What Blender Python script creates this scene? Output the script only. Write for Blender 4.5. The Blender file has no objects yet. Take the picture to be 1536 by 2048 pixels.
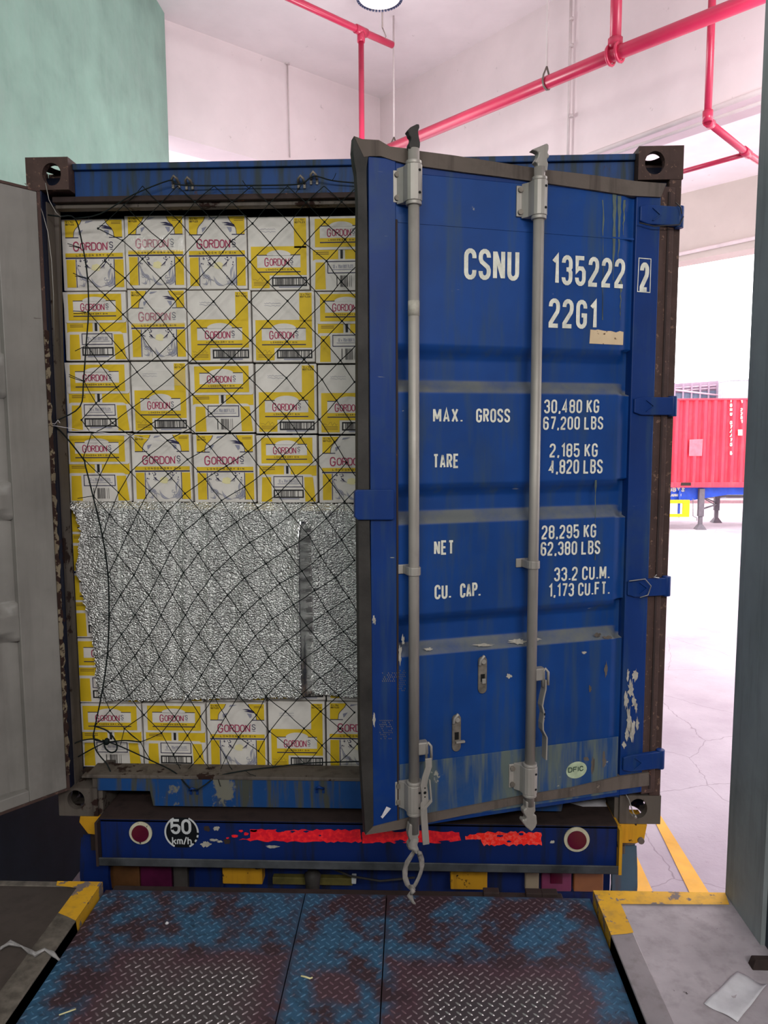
import bpy, bmesh, math, random
import numpy as np
from mathutils import Matrix, Vector
random.seed(7)
SC = bpy.context.scene
COL = SC.collection
# ------------------------------------------------------------------ camera
CP = np.array([0.22567, -2.850665, 1.547295])
YAW, PITCH, ROLL, FPX = -0.0363977, -0.102864, -0.00463480, 1480.0
cy, sy, cp_, sp, cr, sr = math.cos(YAW), math.sin(YAW), math.cos(PITCH), math.sin(PITCH), math.cos(ROLL), math.sin(ROLL)
FW = np.array([sy*cp_, cy*cp_, sp]); _r = np.array([cy, -sy, 0.0]); _u = np.cross(_r, FW)
RT = cr*_r + sr*_u; UP = -sr*_r + cr*_u
cd = bpy.data.cameras.new('camera'); cam = bpy.data.objects.new('camera', cd); COL.objects.link(cam)
M = Matrix.Identity(4)
for i in range(3):
    M[i][0], M[i][1], M[i][2], M[i][3] = RT[i], UP[i], -FW[i], CP[i]
cam.matrix_world = M
cd.sensor_fit = 'VERTICAL'; cd.sensor_height = 36; cd.sensor_width = 27; cd.lens = FPX/2048*36
cd.clip_start = .05; cd.clip_end = 400
SC.camera = cam
# ------------------------------------------------------------------ world, lights, exposure
W = bpy.data.worlds.new('overcast'); SC.world = W; W.use_nodes = True
bgn = W.node_tree.nodes['Background']; bgn.inputs[0].default_value = (1.0, .985, .99, 1); bgn.inputs[1].default_value = 4.6
vs = SC.view_settings
vs.view_transform = 'Standard'; vs.look = 'None'; vs.gamma = 1; vs.use_curve_mapping = False; vs.exposure = 0.0
SC.cycles.max_bounces = 8; SC.cycles.diffuse_bounces = 5; SC.cycles.sample_clamp_indirect = 6
def area(name, loc, target, sx, sy_, power, col=(1, 1, 1)):
    d = bpy.data.lights.new(name, 'AREA'); d.shape = 'RECTANGLE'; d.size = sx; d.size_y = sy_; d.energy = power; d.color = col
    o = bpy.data.objects.new(name, d); COL.objects.link(o); o.location = loc
    o.rotation_euler = (Vector(target)-Vector(loc)).to_track_quat('-Z', 'Y').to_euler()
    return o
# two warehouse strip lights hanging behind the camera
area('unseen_warehouse_light', (-1.3, -5.6, 3.5), (-.6, 0, 1.0), 2.0, .5, 76, (1, .985, .95))
area('unseen_warehouse_light', (2.0, -5.2, 3.5), (.5, 0, 1.0), 2.4, .5, 118, (1, .985, .96))
area('unseen_warehouse_light', (.6, -4.4, 5.0), (.6, -5.4, 0), 3.0, .5, 62, (1, .985, .96))  # added light: brightens floor and back wall so the foil reflects more
# unseen point lights added under the bay ceiling to brighten it and the beams
for bx_, by_, pw in ((-.1, 3.0, 62), (2.7, 1.3, 90)):
    d = bpy.data.lights.new('added_bay_light', 'POINT'); d.energy = pw; d.shadow_soft_size = .3; d.color = (1, .95, .955)
    o = bpy.data.objects.new('added_bay_light', d); COL.objects.link(o); o.location = (bx_, by_, 3.6)
# ------------------------------------------------------------------ pixel <-> world helpers (measuring aids)
def ray(x, y): return FW + (x-768)/FPX*RT - (y-1024)/FPX*UP
def onZ(x, y, z): d = ray(x, y); return CP + d*(z-CP[2])/d[2]
def onY(x, y, Y): d = ray(x, y); return CP + d*(Y-CP[1])/d[1]
def onX(x, y, X): d = ray(x, y); return CP + d*(X-CP[0])/d[0]
def onV(x, y, a, b):
    n = np.array([-(b-a)[1], (b-a)[0], 0]); d = ray(x, y); return CP + d*((a-CP)@n)/(d@n)
def lin(c):
    c = c/255.0
    return c/12.92 if c <= .04045 else ((c+.055)/1.055)**2.4
def rgb(r, g, b): return (lin(r), lin(g), lin(b), 1)
# ------------------------------------------------------------------ materials
class NT:
    def __init__(s, name):
        s.m = bpy.data.materials.new(name); s.m.use_nodes = True; s.t = s.m.node_tree; s.b = s.t.nodes['Principled BSDF']
    def node(s, ty, ins=None, **kw):
        n = s.t.nodes.new(ty)
        for k, v in kw.items(): setattr(n, k, v)
        for k, v in (ins or {}).items(): s.put(n.inputs[k], v)
        return n
    def put(s, sock, v):
        if isinstance(v, bpy.types.NodeSocket): s.t.links.new(v, sock)
        else: sock.default_value = v
    def coord(s, scale=(1, 1, 1), kind='Object', rot=(0, 0, 0)):
        c = s.node('ShaderNodeTexCoord').outputs[kind]
        return s.node('ShaderNodeMapping', {'Vector': c, 'Scale': scale, 'Rotation': rot}).outputs[0]
    def noise(s, scale, detail=4, rough=.6, v=None, dist=0):
        return s.node('ShaderNodeTexNoise', {'Vector': v if v is not None else s.coord(), 'Scale': scale, 'Detail': detail, 'Roughness': rough, 'Distortion': dist}).outputs['Fac']
    def ramp(s, f, lo, hi, a=0.0, b=1.0):
        return s.node('ShaderNodeMapRange', {'Value': f, 'From Min': lo, 'From Max': hi, 'To Min': a, 'To Max': b}, clamp=True).outputs[0]
    def math(s, op, a, b=0.0):
        return s.node('ShaderNodeMath', {0: a, 1: b}, operation=op).outputs[0]
    def mix(s, f, a, b):
        n = s.node('ShaderNodeMix', data_type='RGBA'); s.put(n.inputs[0], f); s.put(n.inputs[6], a); s.put(n.inputs[7], b); return n.outputs[2]
    def bump(s, h, strength=.3, dist=.002):
        s.put(s.b.inputs['Normal'], s.node('ShaderNodeBump', {'Height': h, 'Strength': strength, 'Distance': dist}).outputs[0])
    def done(s, col, rough=.6, metal=0.0, spec=.5):
        s.put(s.b.inputs['Base Color'], col); s.put(s.b.inputs['Roughness'], rough); s.put(s.b.inputs['Metallic'], metal)
        s.b.inputs['Specular IOR Level'].default_value = spec
        return s.m
def dark(c, k): return (c[0]*k, c[1]*k, c[2]*k, 1)
def plain(name, c, rough=.6, metal=0, var=.12, vs_=6, spec=.3, bump=0, bscale=40):
    t = NT(name); f = t.noise(vs_); k = t.ramp(f, .3, .7)
    if bump: t.bump(t.noise(bscale, 5), bump, .003)
    return t.done(t.mix(k, dark(c, 1-var*2), dark(c, 1+var)), rough, metal, spec)
def worn(name, c, grime, chip, rough=.5, metal=0, chip_at=.68, chip_scale=14, streak=.5, gr_at=(.5, .75), vs_=3, scratch=True, spec=.25, bump=.15, dust=False):
    """painted steel: tonal drift, vertical streaks of grime, chips and scratches that show the layer beneath"""
    t = NT(name)
    base = t.mix(t.ramp(t.noise(vs_), .3, .7), dark(c, .82), dark(c, 1.15))
    st = t.noise(7, 4, .6, t.coord((3, 3, .28)))
    base = t.mix(t.math('MULTIPLY', t.ramp(st, gr_at[0], gr_at[1]), streak), base, grime)
    g2 = t.noise(2.2, 6, .7)
    base = t.mix(t.ramp(g2, .55, .8, 0, .55), base, grime)
    ch = t.noise(chip_scale, 8, .65)
    m = t.ramp(ch, chip_at, chip_at+.03)
    if scratch:
        sc = t.noise(16, 3, .6, t.coord((.5, .5, 4), rot=(0, .7, 0)))
        gate = t.ramp(t.noise(3, 2), .52, .62)
        m = t.math('MAXIMUM', m, t.math('MULTIPLY', t.ramp(sc, .73, .76), gate))
    if dust:
        nz_ = t.node('ShaderNodeSeparateXYZ', {0: t.node('ShaderNodeNewGeometry').outputs['Normal']}).outputs[2]
        base = t.mix(t.math('MULTIPLY', t.ramp(nz_, .12, .5), t.ramp(t.noise(5, 6, .7), .3, .6, .35, .95)), base, rgb(98, 100, 98))
    col = t.mix(m, base, chip)
    t.bump(t.noise(30, 5), bump, .002)
    return t.done(col, t.math('ADD', t.math('MULTIPLY', m, .25), rough), metal, spec)
BLUE = rgb(22, 66, 128); BLUE2 = rgb(28, 58, 112)
m_blue = worn('blue_container_paint', rgb(4, 44, 106), rgb(50, 72, 84), rgb(150, 150, 142), .48, chip_at=.735, streak=.55)
m_panel = worn('blue_door_panel_paint', rgb(8, 57, 122), rgb(48, 68, 86), rgb(160, 158, 150), .5, chip_at=.72, streak=.7, dust=True)
m_patchp = worn('weathered_patch_plate_paint', rgb(30, 66, 116), rgb(88, 98, 96), rgb(150, 148, 138), .55, chip_at=.66, chip_scale=12, streak=1, gr_at=(.42, .6))
m_header = worn('blue_header_paint', rgb(18, 56, 110), rgb(34, 44, 42), rgb(70, 50, 42), .55, chip_at=.62, chip_scale=6, streak=.9, gr_at=(.45, .62), scratch=False)
m_sill = worn('blue_sill_paint', rgb(22, 64, 118), rgb(66, 68, 62), rgb(110, 108, 98), .55, chip_at=.58, chip_scale=5, streak=1, gr_at=(.48, .6), scratch=False)
m_bumper = worn('dark_blue_chassis_paint', rgb(10, 34, 92), rgb(26, 28, 32), rgb(60, 56, 50), .5, chip_at=.7, chip_scale=8, streak=.8, gr_at=(.5, .66))
m_rust = worn('rusted_brown_steel', rgb(72, 54, 50), rgb(42, 32, 32), rgb(112, 88, 78), .75, chip_at=.6, chip_scale=46, streak=.5, scratch=False, bump=.8, vs_=16)
m_rustd = worn('dark_rusted_steel', rgb(52, 40, 38), rgb(24, 20, 22), rgb(110, 72, 54), .8, chip_at=.66, chip_scale=12, streak=.6, scratch=False, bump=.6)
m_navy = worn('navy_frame_paint', rgb(14, 20, 44), rgb(18, 16, 20), rgb(70, 44, 38), .6, chip_at=.64, chip_scale=9, streak=.6, scratch=False)
m_greyp = worn('grey_inner_door_paint', rgb(128, 124, 120), rgb(92, 88, 84), rgb(60, 44, 38), .42, chip_at=.75, chip_scale=16, streak=.35)
m_grease = worn('grey_brown_frame_steel', rgb(92, 84, 78), rgb(50, 42, 38), rgb(40, 24, 20), .7, chip_at=.58, chip_scale=9, streak=.8, scratch=False, bump=.4)
m_streak = plain('olive_drip_stain', rgb(84, 96, 92), .6, 0, .2, 12)
m_gasket = plain('black_rubber_gasket', rgb(50, 47, 45), .65, 0, .25, 9, .3, .4, 60)
m_gask2 = worn('dusty_brown_gasket', rgb(92, 82, 76), rgb(46, 38, 36), rgb(120, 108, 98), .8, chip_at=.66, streak=.8, chip_scale=25, scratch=False, bump=.5)
m_galv = worn('galvanised_steel', rgb(158, 152, 146), rgb(110, 104, 98), rgb(84, 70, 62), .48, metal=.35, chip_at=.7, chip_scale=40, streak=.45, scratch=False, bump=.25)
m_galvd = plain('dirty_galvanised_steel', rgb(120, 112, 104), .55, .35, .25, 25, .4, .4, 60)
m_black = plain('black_void', rgb(10, 10, 12), .8, 0, .1)
m_bolt = plain('bolt_steel', rgb(92, 88, 86), .5, .5, .2, 30)
m_white = plain('white_stencil_paint', rgb(214, 212, 200), .6, 0, .12, 30)
m_card = plain('white_cardboard', rgb(214, 208, 202), .75, 0, .06, 9, .2, .12, 30)
m_cardedge = plain('brown_cardboard_core', rgb(140, 110, 84), .85, 0, .1)
m_yel = plain('yellow_carton_print', rgb(214, 180, 34), .6, 0, .06, 8, .3)
m_nav = plain('navy_carton_print', rgb(48, 44, 78), .6, 0, .05)
m_red = plain('dark_red_carton_print', rgb(160, 44, 84), .6, 0, .05)
m_gry = plain('grey_blue_carton_print', rgb(142, 142, 160), .6, 0, .06)
m_pale = plain('pale_yellow_carton_print', rgb(222, 212, 162), .6, 0, .06)
m_blk = plain('black_carton_print', rgb(28, 26, 30), .6, 0, .05)
m_brtxt = plain('faint_brown_print', rgb(130, 104, 40), .6, 0, .05)
m_net = plain('dark_green_black_net_cord', rgb(16, 24, 24), .7, 0, .2, 60, .2)
m_concd = worn('dark_concrete', rgb(74, 66, 62), rgb(34, 28, 28), rgb(104, 98, 92), .6, chip_at=.7, chip_scale=6, streak=.3, vs_=4, bump=.3, scratch=False)  # left slab: darker tone than the right slab
m_conc = worn('trodden_concrete_floor', rgb(172, 162, 168), rgb(92, 82, 82), rgb(70, 60, 60), .6, chip_at=.665, chip_scale=13, streak=.3, vs_=5, bump=.3, scratch=False)
m_edge = worn('scuffed_steel_edging', rgb(146, 138, 142), rgb(96, 88, 84), rgb(150, 128, 60), .5, metal=.2, chip_at=.66, chip_scale=7, streak=.4, scratch=False, bump=.2)
m_wallr = worn('grey_cement_render', rgb(146, 152, 154), rgb(98, 102, 100), rgb(170, 174, 174), .8, chip_at=.72, chip_scale=5, streak=.5, scratch=False, bump=.2)
m_navywall = plain('navy_gloss_wall_paint', rgb(38, 46, 58), .5, 0, .2, 3)
m_green = worn('pale_green_wall_paint', rgb(132, 166, 152), rgb(146, 170, 160), rgb(160, 176, 168), .55, chip_at=.72, chip_scale=2, streak=.35, scratch=False, bump=.05)
def m_pw(name, c):
    t = NT(name); base = t.mix(t.ramp(t.noise(1.6, 5), .35, .7), dark(c, .9), c)
    base = t.mix(t.math('MULTIPLY', t.ramp(t.noise(9, 8, .7), .66, .74), .55), base, rgb(120, 104, 100))
    t.bump(t.noise(8, 4), .1, .004); return t.done(base, .7, 0, .3)
m_ceil = m_pw('pinkish_white_ceiling_paint', rgb(248, 238, 240))
m_beam = m_pw('white_beam_paint', rgb(236, 222, 224))
m_beam2 = m_pw('cream_beam_paint', rgb(196, 186, 178))
m_pipe = plain('red_sprinkler_pipe_paint', rgb(200, 48, 84), .32, 0, .06, 4, .6)
m_wpipe = plain('white_painted_conduit', rgb(214, 202, 202), .5, 0, .05)
m_rod = plain('pale_hanger_rod', rgb(178, 164, 160), .6, 0, .1)
m_lens = plain('pale_lamp_lens', rgb(232, 226, 232), .3, 0, .03)
m_lrim = plain('dark_blue_lamp_rim', rgb(44, 52, 84), .5, .2, .1)
m_yp = worn('worn_yellow_safety_paint', rgb(220, 166, 44), rgb(136, 112, 70), rgb(120, 108, 106), .6, chip_at=.56, chip_scale=14, streak=.5, scratch=True, bump=.2)
m_ypd = worn('chipped_yellow_bracket_paint', rgb(192, 140, 30), rgb(110, 74, 30), rgb(46, 32, 26), .6, chip_at=.6, chip_scale=22, streak=.5, scratch=False, bump=.3)
m_stripe = worn('yellow_road_paint', rgb(236, 176, 78), rgb(214, 168, 96), rgb(190, 160, 130), .8, chip_at=.66, chip_scale=20, streak=.3, scratch=False)
m_lampred = plain('maroon_lamp_lens', rgb(84, 6, 40), .25, 0, .1, 10, .5)
m_maroon = plain('pink_maroon_lamp', rgb(120, 50, 84), .4, 0, .1, 10, .5)
m_lip = plain('worn_grey_black_lip', rgb(74, 76, 80), .5, .1, .3, 8)
m_shadeo = plain('shaded_orange_lamp', rgb(92, 60, 34), .5, 0, .2, 10)  # this and the next two: shade over the left lamps painted in
m_shadem = plain('shaded_maroon_lamp', rgb(78, 20, 54), .4, 0, .2, 10)
m_shadeb = plain('shaded_grey_lamp', rgb(66, 62, 60), .5, 0, .2, 10)
m_dull = plain('dull_olive_yellow_paint', rgb(92, 84, 40), .7, 0, .2, 20)
m_orange = plain('dusty_orange_lamp', rgb(140, 86, 50), .45, 0, .1, 10, .5)
m_beige = plain('beige_lamp', rgb(142, 128, 108), .45, 0, .1, 10, .5)
m_mud = worn('blue_grey_mudguard', rgb(74, 96, 112), rgb(96, 72, 62), rgb(120, 124, 124), .4, metal=.3, chip_at=.72, streak=.8)
m_tape = NT('red_reflective_tape'); _t = m_tape
_c = _t.mix(_t.ramp(_t.noise(60, 6), .45, .6), rgb(226, 18, 40), rgb(255, 40, 44)); m_tape = _t.done(_c, .3, 0, .6)
m_tapeh = NT('glare_red_reflective_tape'); _t = m_tapeh
_c = _t.mix(_t.ramp(_t.noise(70, 8, .7), .47, .58), rgb(255, 34, 22), rgb(255, 84, 70)); m_tapeh = _t.done(_c, .25, 0, .8)  # retroreflected glare put into the colour as a brighter, lighter red
m_signb = plain('black_sign_film', rgb(16, 18, 22), .4, 0, .1)
m_signw = plain('white_sign_film', rgb(198, 200, 202), .5, 0, .1, 20)
m_cream = worn('chipped_cream_ring_paint', rgb(196, 190, 166), rgb(120, 110, 84), rgb(40, 34, 34), .6, chip_at=.6, chip_scale=30, streak=.4, scratch=False)
m_remains = worn('crusty_cream_gasket_remains', rgb(118, 106, 88), rgb(66, 50, 40), rgb(46, 30, 26), .8, chip_at=.49, chip_scale=30, streak=.5, scratch=False, bump=.8)
m_flake = plain('bare_primer_flake', rgb(168, 162, 152), .8, 0, .15, 40)
m_paper = plain('white_paper', rgb(206, 202, 208), .8, 0, .05, 25, .2, .2, 25)
m_cloth = plain('grey_cloth_strip', rgb(136, 130, 126), .85, 0, .18, 30, .2, .3, 90)
m_plastic = plain('clear_grey_plastic_strip', rgb(150, 146, 146), .3, 0, .2, 30)
m_wire = plain('thin_steel_wire', rgb(150, 146, 142), .4, .5, .1)
m_sticker = worn('peeled_tan_sticker', rgb(206, 182, 150), rgb(178, 152, 122), rgb(96, 72, 56), .8, chip_at=.6, chip_scale=45, streak=.3, scratch=False)
m_oval = plain('pale_green_oval_sticker', rgb(172, 186, 156), .6, 0, .15, 30)
m_ovaltxt = plain('dark_green_sticker_print', rgb(60, 80, 66), .6)
m_rcont = worn('red_container_paint', rgb(212, 58, 78), rgb(214, 96, 96), rgb(150, 50, 50), .55, chip_at=.74, chip_scale=3, streak=.4, vs_=1, scratch=False)
m_rpatch = plain('faded_pink_patch', rgb(214, 110, 124), .6)
m_cblue = plain('bright_blue_chassis_paint', rgb(34, 74, 190), .5)
m_cyel = plain('bright_yellow_guard_paint', rgb(250, 214, 10), .5)
m_leg = plain('grey_landing_leg_steel', rgb(104, 96, 104), .6, .1, .12, 5)
m_wcont = plain('white_reefer_paint', rgb(216, 218, 222), .5, 0, .03)
m_vent = plain('grey_vent_slot', rgb(120, 126, 134), .6)
m_shed = plain('mauve_shed_cladding', rgb(150, 128, 146), .7, 0, .1, .3)
m_shedd = plain('slate_shed_opening', rgb(98, 104, 124), .8)
m_shedr = plain('rose_shed_rail', rgb(206, 160, 176), .6)
m_block = plain('pale_grey_block_wall', rgb(168, 166, 172), .7)
m_kerb = plain('pinkish_kerb', rgb(150, 118, 124), .8)
# ground: pinkish concrete yard
t = NT('yard_concrete')
base = t.mix(t.ramp(t.noise(.8, 6, .6), .35, .7), rgb(170, 156, 166), rgb(196, 184, 192))
base = t.mix(t.math('MULTIPLY', t.ramp(t.noise(14, 8, .75), .6, .7), .35), base, rgb(140, 122, 132))
vo = t.node('ShaderNodeTexVoronoi', {'Vector': t.node('ShaderNodeVectorMath', {0: t.coord(), 1: t.node('ShaderNodeTexNoise', {'Scale': 2.6, 'Detail': 9.0, 'Roughness': .75}).outputs['Color']}, operation='ADD').outputs[0], 'Scale': .8}, feature='DISTANCE_TO_EDGE').outputs['Distance']
base = t.mix(t.ramp(vo, .0, .004, .5, 0), base, rgb(96, 80, 84))
t.bump(t.noise(30, 6), .3, .006); m_ground = t.done(base, .85, 0, .2)
# foil
t = NT('silver_bubble_foil')
vr = t.node('ShaderNodeTexVoronoi', {'Vector': t.coord((1, 1, 1.35)), 'Scale': 150.0}, feature='SMOOTH_F1').outputs['Distance']
n1 = t.noise(90, 6, .7); n2 = t.noise(14, 6, .7, t.coord((1.6, 1, .5)))
h = t.math('ADD', t.math('MULTIPLY', vr, -2.2), t.math('ADD', t.math('MULTIPLY', n1, .8), t.math('MULTIPLY', n2, .9)))
t.bump(h, .8, .0055)
m_foil = t.done(t.mix(t.ramp(n2, .35, .65), rgb(214, 214, 212), rgb(246, 246, 244)), t.ramp(n1, .3, .7, .2, .42), .93, .8)
t = NT('smooth_foil_pleat'); t.bump(t.noise(40, 5, .7, t.coord((4, 4, .25))), .35, .003); m_foil2 = t.done(rgb(200, 200, 200), .22, .97, .5)
# deck plate: blue paint walked through to maroon primer and bare steel
def m_deckf(name, bare, blue, maroon, rough_b, metal_b):
    t = NT(name)
    pos = t.node('ShaderNodeSeparateXYZ', {0: t.coord()}); X, Y = pos.outputs[0], pos.outputs[1]
    nz = t.math('MULTIPLY', t.math('SUBTRACT', t.noise(5, 6, .65), .5), .34)
    def boxd(cx, cy_, hx, hy):
        a = t.math('SUBTRACT', t.math('ABSOLUTE', t.math('SUBTRACT', X, cx)), hx)
        b = t.math('SUBTRACT', t.math('ABSOLUTE', t.math('SUBTRACT', Y, cy_)), hy)
        return t.math('ADD', t.math('MAXIMUM', a, b), nz)
    d1 = boxd(-.48, -1.3, .29, .96); d2 = boxd(.47, -1.3, .30, .93); d3 = boxd(-.01, -.49, .05, .06)
    d = t.math('MINIMUM', d1, d2)
    c = t.mix(t.ramp(t.noise(26, 6, .7), .5, .68), blue, dark(blue, .4))
    c = t.mix(t.ramp(t.noise(5, 6, .65), .44, .56), c, dark(maroon, .62))
    c = t.mix(t.ramp(t.math('MINIMUM', d, d3), .02, -.02), c, maroon)
    c = t.mix(t.ramp(d, -.03, -.14), c, bare)
    t.bump(t.noise(60, 5), .25, .002)
    return t.done(c, t.ramp(d, -.14, .02, rough_b, .6), t.ramp(d, -.14, -.02, metal_b, 0.0), .5)
m_deck = m_deckf('worn_blue_deck_plate', rgb(84, 75, 78), rgb(46, 84, 114), rgb(70, 48, 56), .45, .45)
m_lug = m_deckf('worn_blue_tread_lugs', rgb(176, 168, 170), rgb(60, 100, 130), rgb(100, 72, 82), .3, .7)
# ------------------------------------------------------------------ mesh builder
class MB:
    def __init__(s, f=None): s.v = []; s.f = []; s.mi = []; s.fn = f; s.cur = 0; s.sm = []
    def P(s, p):
        p = s.fn(*p) if s.fn else p
        s.v.append((float(p[0]), float(p[1]), float(p[2]))); return len(s.v)-1
    def F(s, idx, smooth=False): s.f.append(tuple(idx)); s.mi.append(s.cur); s.sm.append(smooth)
    def poly(s, pts): s.F([s.P(p) for p in pts]); return s
    def box(s, a, b, m=None):
        x0, y0, z0 = a; x1, y1, z1 = b
        c = [s.P(p) for p in ((x0, y0, z0), (x1, y0, z0), (x1, y1, z0), (x0, y1, z0), (x0, y0, z1), (x1, y0, z1), (x1, y1, z1), (x0, y1, z1))]
        for q in ((0, 3, 2, 1), (4, 5, 6, 7), (0, 1, 5, 4), (1, 2, 6, 5), (2, 3, 7, 6), (3, 0, 4, 7)): s.F([c[i] for i in q])
        return s
    def hexa(s, lo, hi):
        n = len(lo); a = [s.P(p) for p in lo]; b = [s.P(p) for p in hi]
        s.F(a[::-1]); s.F(b)
        for i in range(n): j = (i+1) % n; s.F((a[i], a[j], b[j], b[i]))
        return s
    def tube(s, path, r, n=8, cap=True, close=False):
        path = [np.array(p, float) for p in path]; N = len(path); rings = []
        prev = None
        for i, p in enumerate(path):
            if close: d = path[(i+1) % N]-path[i-1]
            else: d = path[min(i+1, N-1)]-path[max(i-1, 0)]
            L = np.linalg.norm(d); d = d/L if L > 1e-9 else np.array([0, 0, 1.])
            if prev is None:
                a = np.array([0, 0, 1.]) if abs(d[2]) < .9 else np.array([1., 0, 0])
            else: a = prev
            a = a - d*(a@d); a /= max(np.linalg.norm(a), 1e-9); prev = a; b = np.cross(d, a)
            rr = r[i] if isinstance(r, (list, tuple)) else r
            rings.append([s.P(p+rr*(math.cos(t_)*a+math.sin(t_)*b)) for t_ in [2*math.pi*k/n for k in range(n)]])
        for i in range(N if close else N-1):
            A, B = rings[i], rings[(i+1) % N]
            for k in range(n): s.F((A[k], A[(k+1) % n], B[(k+1) % n], B[k]), True)
        if cap and not close: s.F(rings[0][::-1]); s.F(rings[-1])
        return s
    def disc(s, c, u, v, r, n=24, r2=None):
        c, u, v = map(lambda q: np.array(q, float), (c, u, v)); ry = r2 if r2 else r
        s.F([s.P(c+u*r*math.cos(2*math.pi*k/n)+v*ry*math.sin(2*math.pi*k/n)) for k in range(n)]); return s
    def ring(s, c, u, v, ra, rb, n=28):
        c, u, v = map(lambda q: np.array(q, float), (c, u, v))
        A = [s.P(c+(u*math.cos(2*math.pi*k/n)+v*math.sin(2*math.pi*k/n))*ra) for k in range(n)]
        B = [s.P(c+(u*math.cos(2*math.pi*k/n)+v*math.sin(2*math.pi*k/n))*rb) for k in range(n)]
        for k in range(n): s.F((A[k], A[(k+1) % n], B[(k+1) % n], B[k]))
        return s
    def grid(s, pts, smooth=True):
        R = [[s.P(p) for p in row] for row in pts]
        for i in range(len(R)-1):
            for j in range(len(R[0])-1): s.F((R[i][j], R[i][j+1], R[i+1][j+1], R[i+1][j]), smooth)
        return s
    def build(s, name, mats, parent=None, bevel=0, root=None):
        me = bpy.data.meshes.new(name)
        off = Vector((0, 0, 0))
        if root is not None: off = Vector(root)
        elif parent is not None:
            off = Vector(parent.get('_o', (0, 0, 0)))
        me.from_pydata([(x-off[0], y-off[1], z-off[2]) for x, y, z in s.v], [], s.f)
        if not isinstance(mats, (list, tuple)): mats = [mats]
        for m_ in mats: me.materials.append(m_)
        me.polygons.foreach_set('material_index', s.mi); me.polygons.foreach_set('use_smooth', s.sm)
        bm = bmesh.new(); bm.from_mesh(me)
        if not getattr(s, 'flat', False): bmesh.ops.recalc_face_normals(bm, faces=bm.faces)
        bm.to_mesh(me); bm.free(); me.update()
        o = bpy.data.objects.new(name, me); COL.objects.link(o)
        if parent is not None: o.parent = parent
        else: o.location = off
        o['_o'] = tuple(off)
        if bevel:
            md = o.modifiers.new('bevel', 'BEVEL'); md.width = bevel; md.segments = 2; md.limit_method = 'ANGLE'
        return o
def thing(name, label, cat, loc, group=None):
    o = bpy.data.objects.new(name, None); COL.objects.link(o); o.location = loc; o['_o'] = tuple(float(c) for c in loc)
    o['label'] = label; o['category'] = cat
    if group: o['group'] = group
    return o
def tag(o, label, cat, group=None):
    o['label'] = label; o['category'] = cat
    if group: o['group'] = group
    return o
def struct(o): o['kind'] = 'structure'; return o
def stuff(o): o['kind'] = 'stuff'; return o
def lab(o, l): o['label'] = l; return o
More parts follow.
